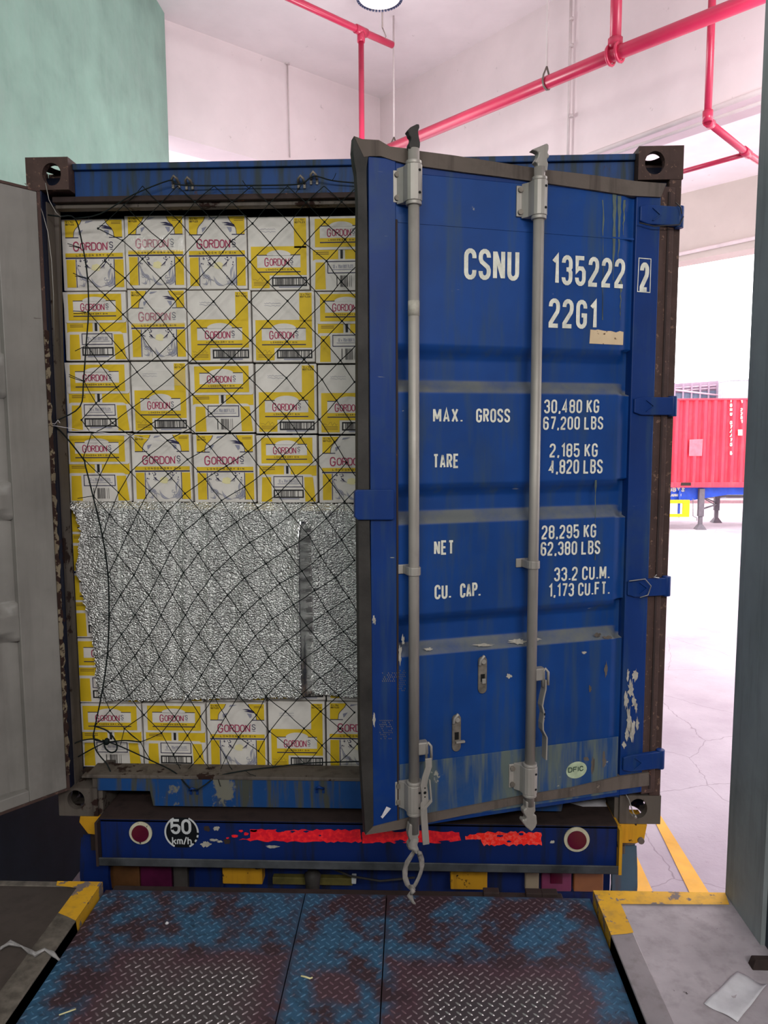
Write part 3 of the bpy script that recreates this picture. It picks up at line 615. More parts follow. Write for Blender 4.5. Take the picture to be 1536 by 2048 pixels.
# lashing rings on header and sill
def ringat(px, py, Y, sx=.02, sz=.035, mat=m_galvd):
    p = onY(px, py, Y); b = MB()
    b.tube([p+np.array([-sx, .01, -sz*.3]), p+np.array([-sx*.8, -.02, sz*.3]), p+np.array([0, -.028, sz*.6]), p+np.array([sx*.8, -.02, sz*.3]), p+np.array([sx, .01, -sz*.3])], .0052, 8)
    b.box((p[0]-sx*1.3, Y-.002, p[2]-sz*.7), (p[0]-sx*.6, Y+.02, p[2]+sz*.1)); b.box((p[0]+sx*.6, Y-.002, p[2]-sz*.7), (p[0]+sx*1.3, Y+.02, p[2]+sz*.1))
    return part('lashing_ring', b, mat)
for px, py in ((352, 366), (379, 369), (603, 366), (628, 358)): ringat(px, py, .04, .012, .028, m_galvd)
for px, py in ((388, 1579), (640, 1576)): ringat(px, py, -.002, .014, .03, m_blue)
# ---------------------------------------------------------------- doors
class DF:
    def __init__(s, h, u, n): s.h, s.u, s.n = np.array(h, float), np.array(u, float), np.array(n, float)
    def __call__(s, a, z, n): p = s.h+s.u*a+s.n*n; return (p[0], p[1], z)
    def px(s, x, y, n=0.0):
        d = ray(x, y); t_ = ((s.h+s.n*n-CP)@s.n)/(d@s.n); p = CP+d*t_; return ((p-s.h)@s.u, p[2])
th = math.radians(17.6)
DR = DF((1.185, -.02, 0), (-math.cos(th), -math.sin(th), 0), (math.sin(th), -math.cos(th), 0))
a2 = math.radians(129)
DL = DF((-1.182, -.02, 0), (math.cos(a2), -math.sin(a2), 0), (-math.sin(a2), -math.cos(a2), 0))
PADS = [(1.855, 2.42), (1.345, 1.705), (.90, 1.265), (.16, .80)]
SLOPE = [(1.80, 1.745), (1.30, 1.295), (.83, .83)]
def pad_depth(z):
    # 0 on the raised pads, 1 in the recessed channels
    for (lo, hi) in ((1.855, 1.69), (1.385, 1.24), (.93, .775)):
        if hi <= z <= lo:
            top, bot = lo-.052, hi+.048
            if z > top: return (lo-z)/.052
            if z < bot: return (z-hi)/.048
            return 1
    return 0
def make_panel(F, s0, s1, mats):
    zs = [.155, .45, .772, .776]
    for (lo, hi) in ((.93, .775), (1.385, 1.24), (1.855, 1.69)):
        zs += [hi-.004, hi, hi+.006, hi+.024, hi+.042, hi+.048, hi+.054, (lo+hi)/2, lo-.058, lo-.052, lo-.046, lo-.026, lo-.006, lo, lo+.004]
    zs += [1.1, 1.55, 2.1, 2.245, 2.42]; zs = sorted(set(zs))
    ss = [s0, s0+.012, s0+.03, s0+.05, s0+.056, s0+.3, s0+.6, s1-.01, s1]
    def sm(x): return x*x*(3-2*x)
    rows = []
    for z_ in zs:
        row = []
        for s_ in ss:
            d = sm(pad_depth(z_)); e_ = 1-min(max((s_-s0-.012)/.038, 0), 1)
            # at the hinge side the channels open into a vertical recess
            dep = max(d, sm(e_) if d > .02 else sm(min(e_*1.0, 1))*.35)
            row.append((s_, z_, -.036*dep))
        rows.append(row)
    b = MB(F); b.grid(rows, True)
    return b
def frame_bars(F, mat_out, mat_in, parent, ang=None):
    b = MB(F); b.box((1.058, .15, -.045), (1.15, 2.44, .006)); o1 = b.build('free_stile', mat_out, parent, .003)
    b = MB(F); b.box((.058, .15, -.045), (.158, 2.44, .002)); o2 = b.build('hinge_stile', mat_out, parent, .003)
    b = MB(F); b.box((.158, 2.40, -.045), (1.058, 2.44, .001)); o3 = b.build('door_rail', mat_out, parent, .002)
    b = MB(F); b.box((.158, .15, -.045), (1.058, .175, .001)); b.build('door_rail', mat_out, parent, .002)
    return o1, o2, o3
# ---- right door (outside seen)
pb = make_panel(DR, .158, 1.058, None)
dR = part('door', pb, m_panel, l='blue right-hand door panel standing ajar, with ribs and white writing')
frame_bars(DR, m_blue, m_blue, dR)
def dsub(name, mb, mat, bevel=0, l=None, p=None):
    o = mb.build(name, mat, p or dR, bevel)
    if l: lab(o, l)
    return o
def dpoly(F, pxs, n0, n1, name, mat, l=None, bevel=0, parent=None):
    q = [F.px(x, y, n1) for x, y in pxs]
    b = MB(F); b.hexa([(s_, z_, n0) for s_, z_ in q], [(s_, z_, n1) for s_, z_ in q])
    return dsub(name, b, mat, bevel, l, parent)
def qstrip(F, A_, B_, n0, n1, name, mat, l=None, bevel=0):
    """strip between two pixel polylines of equal length, given real thickness"""
    b = MB(F); a_ = [F.px(*p, n1) for p in A_]; c_ = [F.px(*p, n1) for p in B_]
    r = [[b.P((s_, z_, n1)) for s_, z_ in a_], [b.P((s_, z_, n1)) for s_, z_ in c_], [b.P((s_, z_, n0)) for s_, z_ in c_], [b.P((s_, z_, n0)) for s_, z_ in a_]]
    for k in range(4):
        for i in range(len(a_)-1): b.F((r[k][i], r[k][i+1], r[(k+1) % 4][i+1], r[(k+1) % 4][i]))
    b.F([r[k][0] for k in range(4)]); b.F([r[k][-1] for k in range(4)])
    return dsub(name, b, mat, bevel, l)
qstrip(DR, [(708, 274), (706, 300), (709, 325), (713, 345), (716, 400), (716, 700), (716, 1000), (719, 1300), (721, 1500), (731, 1669)],
       [(742, 300), (736, 315), (733, 335), (733, 360), (734, 420), (736, 700), (738, 1000), (743, 1250), (745, 1450), (747, 1650)], -.03, .009, 'gasket_strip', m_gasket, 'black rubber strip down the free edge, flared at the top')
qstrip(DR, [(708, 272), (725, 278), (758, 280), (780, 293), (816, 297), (841, 302), (910, 311), (1000, 325), (1091, 339), (1193, 351), (1271, 362), (1333, 367)],
       [(728, 314), (740, 312), (762, 312), (785, 320), (813, 327), (848, 333), (927, 344), (1000, 353), (1091, 366), (1182, 379), (1260, 391), (1322, 394)], -.03, .0105, 'gasket_strip', m_gask2, 'dusty grey-brown rubber strip along the top edge')
qstrip(DR, [(731, 1670), (762, 1665), (806, 1658), (877, 1641), (1045, 1607), (1143, 1594), (1240, 1579), (1298, 1571)],
       [(746, 1654), (772, 1647), (846, 1630), (900, 1620), (1045, 1592), (1143, 1576), (1240, 1553), (1298, 1545)], -.03, .0105, 'gasket_strip', m_gask2, 'dusty grey-brown rubber strip along the bottom edge')
b = MB(DR); b.box((-.002, .14, -.03), (.058, 2.44, .0)); dsub('gasket_strip', b, m_rust, .003, 'brown grimy strip beside the hinges')
b = MB(DR); b.box((.02, .16, -.001), (.028, 2.42, .004)); dsub('trim_bead', b, m_rustd)
# thin weld lines: vertical seam by free stile, patch plate at the foot, top seam
b = MB(DR); b.box((1.054, .17, .0), (1.060, 2.25, .009)); dsub('weld_seam', b, m_rustd)
b = MB(DR); b.box((.17, .165, .0), (1.05, .39, .003)); dsub('patch_plate', b, m_patchp, .001)
b = MB(DR); b.box((.165, 2.243, -.001), (1.05, 2.249, .002)); dsub('weld_seam', b, m_panel)
# overlap block at the free edge
dpoly(DR, [(710, 984), (714, 980), (786, 979), (789, 983), (789, 1037), (786, 1040), (716, 1040), (710, 1034)], .0, .022, 'keeper_block', m_blue, bevel=.003)
# locking rods
def rod(sx, ztop, zbot, name_l):
    b = MB(DR); b.tube([(sx, zbot, .05), (sx, ztop, .05)], .0185, 16); return dsub('locking_rod', b, m_galv, 0, name_l)
def z_at(px, py, n=.05): return DR.px(px, py, n)[1]
S1, S2 = 1.0115, .567
rod(S1, z_at(826, 298), z_at(828, 1665), 'grey locking rod near the free edge')
rod(S2, z_at(1080, 335), z_at(1060, 1610), 'grey locking rod in the middle of the door')
def cam(pts, mat, l=None):
    q = [DR.px(x, y, .05) for x, y in pts]; b = MB(DR); b.hexa([(p[0], p[1], .035) for p in q], [(p[0], p[1], .064) for p in q]); return dsub('cam_end', b, mat, .004, l)
cam([(811, 265), (819, 257), (831, 251), (836, 251), (837, 258), (834, 264), (835, 272), (836, 278), (838, 287), (838, 293), (837, 300), (817, 300), (815, 291), (819, 284), (820, 278), (816, 274), (815, 268)], m_gasket, 'dark hooked cam above the left rod')
cam([(1060, 302), (1091, 289), (1094, 293), (1094, 301), (1092, 308), (1096, 315), (1090, 321), (1093, 329), (1091, 345), (1072, 345), (1072, 330), (1066, 326), (1072, 317), (1074, 308), (1069, 305)], m_galv)
cam([(1049, 1600), (1067, 1600), (1068, 1619), (1064, 1625), (1070, 1628), (1071, 1643), (1068, 1651), (1060, 1660), (1049, 1651), (1041, 1640), (1043, 1635), (1049, 1636), (1050, 1632), (1044, 1623), (1044, 1617), (1049, 1613)], m_galv)
cam([(817, 1645), (836, 1645), (837, 1666), (834, 1670), (836, 1681), (832, 1683), (834, 1694), (824, 1699), (815, 1696), (814, 1686), (819, 1681), (815, 1670), (814, 1663)], m_galv)
def guide(s_, z0_, z1_, full=True, left=True):
    """hinge-like guide plate that wraps the rod, with rivets"""
    b = MB(DR); wl_, wr_ = (.056, .04) if left else (.062, .03)
    b.box((s_-wr_, z0_+.006, .0), (s_+wl_, z1_-.006, .008))
    b.tube([(s_, z0_-.012, .05), (s_, z0_, .05)], .026, 14); b.tube([(s_, z1_, .05), (s_, z1_+.012, .05)], .026, 14)
    n = 8; pr_ = [(s_+.045, .008), (s_+.03, .03)]+[(s_+.0275*math.cos(a_), .05+.0275*math.sin(a_)) for a_ in np.linspace(math.pi*.0, math.pi, n)]+[(s_-.0275, .03), (s_-.0275, .008)]
    b.hexa([(p[0], z0_, p[1]) for p in pr_], [(p[0], z1_, p[1]) for p in pr_])
    o = dsub('rod_guide', b, m_galv, .002)
    b = MB(DR)
    for zz in (z0_+.02, z1_-.02):
        b.tube([(s_+wl_-.012, zz, .007), (s_+wl_-.012, zz, .016)], .009, 10)
        if left: b.tube([(s_-wr_+.006, zz, .007), (s_-wr_+.006, zz, .014)], .007, 10)
    dsub('rivet', b, m_galvd)
    b = MB(DR)
    for zz in (z0_+.022, z1_-.022): b.disc((s_-.012, zz, .0765), (1, 0, 0), (0, 1, 0), .0045, 10)
    dsub('drain_hole', b, m_black)
guide(S1, z_at(826, 403), z_at(826, 330)); guide(S2, z_at(1078, 432), z_at(1078, 362), left=False)
guide(S1, z_at(828, 1622), z_at(828, 1568)); guide(S2, z_at(1060, 1585), z_at(1060, 1532), left=False)
def clampm(s_, z_):
    b = MB(DR); b.box((s_-.03, z_-.016, 0), (s_+.045, z_+.016, .007))
    pr_ = [(s_+.026, .005)]+[(s_+.0235*math.cos(a_), .05+.0235*math.sin(a_)) for a_ in np.linspace(0, math.pi, 8)]+[(s_-.026, .005)]
    b.hexa([(p[0], z_-.014, p[1]) for p in pr_], [(p[0], z_+.014, p[1]) for p in pr_])
    dsub('rod_clamp', b, m_galv, .002)
clampm(S1, z_at(828, 1142)); clampm(S2, z_at(1065, 1129))
# rust band of tape on rod 1
b = MB(DR); b.tube([(S1, z_at(827, 632), .05), (S1, z_at(827, 602), .05)], .0192, 16); dsub('tape_band', b, m_flake, 0, 'faded tan band on the left rod')
# handles
def handle(s_, zhub, path, wdt, flat):
    b = MB(DR)
    # hooked hub
    b.box((s_-.05, zhub-.045, .03), (s_-.005, zhub, .062)); o = dsub('handle_hub', b, m_galv, .004)
    b = MB(DR); b.tube([(s_-.042, zhub-.068, .06), (s_-.042, zhub-.012, .06), (s_-.048, zhub, .066), (s_-.056, zhub-.012, .07), (s_-.057, zhub-.06, .07)], .005, 8); dsub('hub_hook', b, m_galv)
    b = MB(DR); L1, L2 = [], []
    for (ss_, zz, nn) in path:
        if flat: L1.append((ss_-wdt/2, zz, nn)); L2.append((ss_+wdt/2, zz, nn))
        else: L1.append((ss_, zz, nn-wdt)); L2.append((ss_, zz, nn))
    t_ = .006
    off = (lambda p: (p[0], p[1], p[2]+t_)) if flat else (lambda p: (p[0]-t_, p[1], p[2]))
    r = [[b.P(p) for p in L1], [b.P(p) for p in L2], [b.P(off(p)) for p in L2], [b.P(off(p)) for p in L1]]
    for k in range(4):
        for i in range(len(path)-1): b.F((r[k][i], r[k][i+1], r[(k+1) % 4][i+1], r[(k+1) % 4][i]))
    b.F([r[k][0] for k in range(4)]); b.F([r[k][-1] for k in range(4)])
    dsub('door_handle', b, m_galv, .0015)
    bb = MB(DR); p = path[len(path)//2]
    for dz_, rr in ((.017, .0028), (0, .0055), (-.015, .0028)):
        if flat: bb.disc((p[0], p[1]+dz_, p[2]+t_+.0005), (1, 0, 0), (0, 1, 0), rr, 10)
        else: bb.disc((p[0]-.003, p[1]+dz_, p[2]+.0006), (1, 0, 0), (0, 1, 0), rr*.55, 10, rr)
    dsub('handle_hole', bb, m_black)
zh = z_at(828, 1485)
handle(S1, zh, [(.972, zh-.045, .086), (.972, zh-.075, .088), (.984, zh-.11, .088), (.990, zh-.14, .088), (.986, zh-.165, .088), (.984, zh-.195, .088), (.990, zh-.205, .088), (.988, zh-.25, .086), (.978, zh-.36, .08)], .024, True)
b = MB(DR); b.hexa([(.967, zh-.12, .09), (.960, zh-.20, .09), (.985, zh-.225, .09), (1.0, zh-.225, .09), (.966, zh-.192, .09), (.972, zh-.12, .09)], [(.967, zh-.12, .097), (.960, zh-.20, .097), (.985, zh-.225, .097), (1.0, zh-.225, .097), (.966, zh-.192, .097), (.972, zh-.12, .097)]); dsub('handle_rib', b, m_galv)
zh = z_at(1062, 1337)
handle(S2, zh, [(S2-.043, zh-.04, .075), (S2-.043, zh-.075, .075), (S2-.036, zh-.105, .075), (S2-.031, zh-.135, .075), (S2-.038, zh-.165, .078), (S2-.033, zh-.20, .078), (S2-.034, zh-.225, .078), (S2-.050, zh-.255, .078), (S2-.050, zh-.34, .076)], .034, False)
# handle catches
def catch(px, py, open_):
    s_, z_ = DR.px(px, py, .005); b = MB(DR); n = 8
    pr_ = [(s_+.0165*math.cos(a_), z_+.052+.0165*math.sin(a_)) for a_ in np.linspace(0, math.pi, n)]+[(s_+.0165*math.cos(a_), z_-.052+.0165*math.sin(a_)) for a_ in np.linspace(math.pi, 2*math.pi, n)]
    b.hexa([(p[0], p[1], .0) for p in pr_], [(p[0], p[1], .007) for p in pr_]); dsub('handle_catch', b, m_galvd, .001)
    b = MB(DR); b.poly([(s_-.008, z_-.024, .0076), (s_+.008, z_-.024, .0076), (s_+.008, z_+.004, .0076), (s_-.008, z_+.004, .0076)]); dsub('catch_slot', b, m_black)
    b = MB(DR)
    if open_: b.box((s_-.028, z_-.034, .008), (s_+.006, z_-.027, .02))
    else: b.box((s_-.010, z_-.03, .008), (s_+.004, z_-.012, .014))
    b.tube([(s_, z_+.052, .006), (s_, z_+.052, .018)], .009, 10)
    b.tube([(s_+.014, z_+.04, .012), (s_+.012, z_+.058, .016), (s_-.002, z_+.075, .018)], .006, 6)
    dsub('catch_latch', b, m_galv, .001)
catch(965, 1350, False); catch(913, 1466, True)
# hinges
def hinge(px0, px1, py0, py1, l=None):
    s0_, zt = DR.px(px0, py0, .01); _, zb_ = DR.px(px0, py1, .01); s1_ = -.012
    b = MB(DR); m_ = (zt-zb_)
    b.hexa([(s0_, zb_+m_*.14, .0), (s0_, zt-m_*.1, .0), (s0_-.03, zt, .0), (s1_, zt, .0), (s1_, zb_, .0), (s0_-.03, zb_, .0)],
           [(s0_, zb_+m_*.14, .012), (s0_, zt-m_*.1, .012), (s0_-.03, zt, .014), (s1_, zt, .02), (s1_, zb_, .02), (s0_-.03, zb_, .014)])
    b.tube([(s1_-.006, zb_-.005, .006), (s1_-.006, zt+.005, .006)], .017, 12)
    dsub('hinge', b, m_blue, .003, l)
    b = MB(DR); mid = (zt+zb_)/2
    for sg in (1, -1): b.hexa([(s0_-.075, mid, .0155), (s0_-.045, mid+sg*m_*.32, .0155), (s0_-.052, mid+sg*m_*.32, .0155), (s0_-.082, mid, .0155)], [(s0_-.075, mid, .021), (s0_-.045, mid+sg*m_*.32, .019), (s0_-.052, mid+sg*m_*.32, .019), (s0_-.082, mid, .021)])
    dsub('hinge_rib', b, m_blue)
hinge(1281, 1362, 408, 447); hinge(1269, 1335, 794, 830); hinge(1256, 1318, 1160, 1195); hinge(1247, 1318, 1512, 1545)
# wires round hinges
b = MB(DR); s0_, z0_ = DR.px(1365, 405, .03)
b.tube([DR.px(1352, 405, .03)+(.028,), DR.px(1360, 415, .03)+(.034,), DR.px(1362, 428, .03)+(.034,)], .0022, 5); b.tube([DR.px(1282, 444, .03)+(.02,), DR.px(1310, 452, .03)+(.026,), DR.px(1358, 450, .03)+(.034,), DR.px(1365, 434, .03)+(.036,)], .0022, 5)
dsub('tie_wire', b, m_gasket)
b = MB(DR); b.tube([DR.px(1258, 1162, .03)+(.03,), DR.px(1290, 1158, .03)+(.03,), DR.px(1302, 1172, .03)+(.03,), DR.px(1296, 1190, .03)+(.03,), DR.px(1280, 1195, .03)+(.03,)], .0022, 5)
b.tube([DR.px(1318, 1156, .03)+(.03,), DR.px(1306, 1154, .03)+(.034,), DR.px(1312, 1149, .03)+(.034,)], .0022, 5); dsub('tie_wire', b, m_wire)
# writing on the door
def dtext(s, xl, xr, bl, br, tl, stroke=.15, space=.34, n=.0022, gap=.24):
    A_ = DR.px(xl, bl, n); B_ = DR.px(xr, br, n); T_ = DR.px(xl, tl, n)
    h_ = T_[1]-A_[1]; w_ = A_[0]-B_[0]; sl = (B_[1]-A_[1])/w_
    b = MB(DR); text(b, s, lambda u, v: (A_[0]-u, A_[1]+v+sl*u, n), h_, w_, stroke, FN, gap, space, (2, 1))
    b.flat = True
    return dsub('lettering', b, m_white)
dtext('CSNU', 928, 1038, 559, 562, 496, .145)
dtext('135222', 1103, 1249, 569, 577, 508, .14, gap=.3)
dtext('2', 1279, 1297, 583, 584, 524, .155, n=.0032)
dtext('22G1', 1097, 1193, 655, 659, 596, .145, gap=.28)
dtext('MAX.', 866, 925, 845, 845, 816, .15); dtext('GROSS', 952, 1020, 845, 845, 817, .15)
dtext('30,480 KG', 1088, 1198, 827, 826, 799, .14); dtext('67,200 LBS', 1086, 1206, 860, 859, 833, .14)
dtext('TARE', 866, 918, 937, 936, 908, .15); dtext('2,185 KG', 1099, 1195, 915, 914, 887, .14); dtext('4,820 LBS', 1097, 1205, 948, 947, 919, .14)
dtext('NET', 868, 908, 1110, 1109, 1081, .15); dtext('28,295 KG', 1083, 1192, 1079, 1075, 1051, .14); dtext('62,380 LBS', 1081, 1200, 1112, 1108, 1084, .14)
dtext('CU.', 869, 902, 1199, 1197, 1170, .15); dtext('CAP.', 920, 961, 1196, 1193, 1167, .15)
dtext('33.2 CU.M.', 1108, 1219, 1163, 1158, 1135, .14); dtext('1,173 CU.FT.', 1097, 1219, 1195, 1189, 1168, .14)
b = MB(DR); c4 = [DR.px(*p, .0032) for p in ((1275, 583), (1300, 585), (1302, 518), (1278, 516))]
for q in ribbon(c4+[c4[0]], .003): b.poly([(p[0], p[1], .0032) for p in q])
b.flat = True; dsub('lettering_frame', b, m_white)
# stickers, flakes
dpoly(DR, [(1181, 659), (1190, 660), (1196, 659), (1210, 662), (1222, 662), (1232, 665), (1240, 662), (1247, 664), (1246, 690), (1179, 687)], .0, .0016, 'peeled_sticker', m_sticker, 'torn tan sticker under the size code')
s_, z_ = DR.px(1153, 1540, .004); b = MB(DR); b.disc((s_, z_, .004), (1, 0, 0), (0, 1, 0), .044, 28, .033); o_ = dsub('oval_sticker', b, m_oval, 0, 'pale green oval sticker')
A_ = DR.px(1136, 1546, .0046); b = MB(DR); text(b, 'DFIC', lambda u, v: (A_[0]-u, A_[1]+v, .0046), .021, .066, .2, FWIDE, ax=(2, 1)); b.flat = True; dsub('sticker_print', b, m_ovaltxt)
def flake(pts, name='paint_chip', mat=m_flake, n=.0026, F=DR, l=None):
    q = [F.px(x, y, n) for x, y in pts]; b = MB(F); b.poly([(p[0], p[1], n) for p in q]); b.flat = True; return dsub(name, b, mat, 0, l)
def blob(cx, cy_, rx, ry, seed, k=16, rough=.45):
    rn = random.Random(seed); return [(cx+rx*math.cos(a_)*(1-rough*rn.random()), cy_+ry*math.sin(a_)*(1-rough*rn.random())) for a_ in np.linspace(0, 2*math.pi, k+1)[:-1]]
flake([(762, 1634), (773, 1613), (782, 1617), (778, 1622), (765, 1637), (761, 1633)], 'white_scrap', m_paper, .012, l='white paper scrap stuck near the bottom corner')
for i, (cx, cy_, rx, ry) in enumerate(((965, 1290, 30, 4), (1037, 1283, 24, 6), (1072, 1278, 14, 5), (856, 1298, 12, 4), (1018, 1352, 8, 6), (1073, 1590, 8, 16), (1075, 1545, 6, 12))): flake(blob(cx, cy_, rx, ry, i, 22, .6))
for i, (cx, cy_, rx, ry) in enumerate(((1180, 1378, 4, 10), (1212, 1338, 4, 22), (1168, 1305, 7, 4), (1252, 1400, 6, 26), (1262, 1378, 8, 22), (1258, 1440, 6, 40), (1272, 1415, 4, 14), (748, 1240, 5, 12), (1186, 1530, 5, 24), (1208, 1520, 5, 22), (1172, 1518, 10, 5), (1270, 1350, 7, 20), (1256, 1350, 4, 14), (1265, 1460, 8, 30), (1275, 1450, 4, 20), (1254, 1470, 5, 18), (1268, 1405, 6, 14), (1248, 1490, 5, 10), (760, 1330, 6, 4), (748, 1440, 4, 20), (1215, 1275, 12, 5), (1195, 1270, 9, 6), (800, 1310, 5, 26), (806, 1280, 4, 14))): flake(blob(cx, cy_, rx, ry, 40+i, 22, .65), n=.0068 if cx < 760 else .0034, mat=m_grease if cx > 1170 and cx < 1240 else m_flake)
# honeycomb glue marks left by old tape
b = MB(DR); rn = random.Random(3)
for (x0, x1, y0, y1) in ((759, 784, 1440, 1478), (764, 795, 1345, 1362), (795, 810, 1340, 1384)):
    yy = y0
    while yy < y1:
        xx = x0+((yy-y0)//4 % 2)*2
        while xx < x1:
            if rn.random() < .7:
                n_ = .0068 if xx < 795 else .001; q = [DR.px(xx+a_, yy+c_, n_) for a_, c_ in ((0, 0), (1.4, 0), (2.2, 2.2), (.8, 2.2))]; b.poly([(p[0], p[1], n_) for p in q])
            xx += 4
        yy += 4
b.flat = True; stuff(dsub('tape_glue_marks', b, m_galvd))
for i, (x0, x1, y0, y1) in enumerate(((1226, 1233, 388, 560), (1236, 1243, 392, 520), (1246, 1251, 400, 470), (1205, 1208, 400, 640), (1190, 1193, 960, 1120), (1240, 1244, 560, 640))):
    r2_ = random.Random(200+i); n_ = 12; Lp = [(x0+r2_.uniform(-1, 1.5), y0+(y1-y0)*k/n_) for k in range(n_+1)]; Rp = [(x1+r2_.uniform(-2, 1)-(x1-x0)*.8*(k/n_)**2, y0+(y1-y0)*k/n_) for k in range(n_+1)]
    flake(Lp+Rp[::-1], 'grime_streak', m_streak, .0016)
# ---- left door (inside seen)
def inner(F): 
    return make_panel(F, .158, 1.058, None)
pb = inner(DL); dL = part('door', pb, m_greyp, l='left-hand door swung wide open, grey inside')
for nm, bx in (('hinge_stile', ((.012, .145, -.045), (.158, 2.45, .0))), ('free_stile', ((1.058, .145, -.045), (1.15, 2.45, .0))), ('door_rail', ((.158, 2.405, -.045), (1.058, 2.45, .0))), ('door_rail', ((.158, .145, -.045), (1.058, .19, .0)))):
    MB(DL).box(*bx).build(nm, m_greyp, dL, .003)
b = MB(DL); b.box((.0, .14, -.047), (.012, 2.455, .004)); b.build('gasket_strip', m_rust, dL, .001)
MB(DL).box((.0, 2.45, -.047), (1.15, 2.46, .004)).build('gasket_strip', m_rust, dL, .001); MB(DL).box((.0, .135, -.047), (1.15, .145, .004)).build('gasket_strip', m_rust, dL, .001)
rn = random.Random(5); b = MB(DL); zz = .2; L1 = []
while zz < 1.95:
    L1.append((rn.uniform(-.006, .002), zz)); zz += rn.uniform(.008, .022)
lo = [(.013, L1[0][1])]+L1+[(.013, L1[-1][1])]
for (xa, za), (xb, zb3) in zip(L1, L1[1:]): b.hexa([(.013, za, -.05), (xa, za, -.05), (xb, zb3, -.05), (.013, zb3, -.05)], [(.013, za, -.046), (xa, za, -.046), (xb, zb3, -.046), (.013, zb3, -.046)])
stuff(b.build('gasket_remains', m_remains, dL))
# outer skin of the left door
pb = make_panel(DF(DL.h+DL.n*.004, DL.u, DL.n), .158, 1.058, None); pb.build('outer_skin', m_panel, dL)
for zz in (.33, .95, 1.62, 2.28):
    b = MB(DL); b.box((-.01, zz-.03, .0), (.12, zz+.03, .014)); b.build('hinge', m_navy, dL, .003)
# ================================================================== CARTONS
CW, CH, CD = .25, .283, .38
def front(b, pts, lay, mi):
    b.cur = mi; b.poly([((u-.5)*CW, -lay*.0004-.0006, (1-v)*CH) for u, v in pts])
def rect(b, u0, v0, u1, v1, lay, mi): front(b, [(u0, v1), (u1, v1), (u1, v0), (u0, v0)], lay, mi)
MATS = [m_card, m_yel, m_nav, m_red, m_gry, m_pale, m_blk, m_brtxt]
def strokes(b, pts, w_, lay, mi):
    b.cur = mi
    for q in ribbon([((u-.5)*CW, (1-v)*CH) for u, v in pts], w_): b.poly([(p[0], -lay*.0004-.0006, p[1]) for p in q])
def ptext(b, s, u0, u1, vb, h_, st, lay, mi, F=FN, gap=.16, space=.34):
    b.cur = mi; text(b, s, lambda x, y_: ((u0-.5)*CW+x, -lay*.0004-.0006, (1-vb)*CH+y_), h_*CH, (u1-u0)*CW, st, F, gap, space)
def logo(b, u0, u1, v0, v1):
    h_ = v1-v0; w_ = u1-u0
    ptext(b, 'G', u0, u0+w_*.15, v1+h_*.1, h_*1.22, .11, 4, 3, FWIDE)
    ptext(b, 'ORDON', u0+w_*.175, u0+w_*.86, v1, h_, .12, 4, 3, FWIDE, .13)
    ptext(b, "S", u0+w_*.905, u1, v0+h_*.70, h_*.76, .11, 4, 2)
    rect(b, u0+w_*.868, v0-h_*.08, u0+w_*.880, v0+h_*.12, 4, 3)
    rect(b, u0+w_*.92, v0+h_*.84, u1-.003, v0+h_*.90, 4, 2)
def barcode(b, u0, v0, u1, v1, seed, pad=.0):
    rn = random.Random(seed); u = u0+pad
    while u < u1-pad-.004:
        w_ = rn.choice((.0045, .007, .012)); 
        if rn.random() < .8: rect(b, u, v0, min(u+w_, u1-pad), v1, 4, 6)
        u += w_+rn.choice((.005, .007, .010))
def outline(b, u0, v0, u1, v1, w_, mi=2):
    strokes(b, [(u0, v0), (u1, v0), (u1, v1), (u0, v1), (u0, v0)], w_*CW, 3, mi)
def arch(b, uc, rx, v0, vtop, lay, mi):
    front(b, [(uc+rx*math.cos(a_), v0-(v0-vtop)*math.sin(a_)) for a_ in np.linspace(0, math.pi, 15)], lay, mi)
def label_block(b, u0, u1, v0, vh, arch_top, tl=.68, lay=2):
    rect(b, u0, v0, u1, v0+vh, lay, 0); arch(b, (u0+u1)/2, (u1-u0)*.29, v0+.004, arch_top, lay, 0)
    w_ = (u1-u0); rect(b, u0, v0-.012, u0+w_*.23, v0-.001, lay+1, 2); rect(b, u1-w_*.23, v0-.012, u1, v0-.001, lay+1, 2)
    logo(b, u0+w_*.17, u0+w_*.83, v0+vh*.24, v0+vh*.86)
    ptext(b, 'LONDON DRY GIN', u0+w_*.2, u0+w_*.8, v0+vh+.037, .022, .2, lay+1, 6, FN, .3)
    rect(b, u0, v0+vh+.052, u1, v0+vh+.067, lay+1, 2)
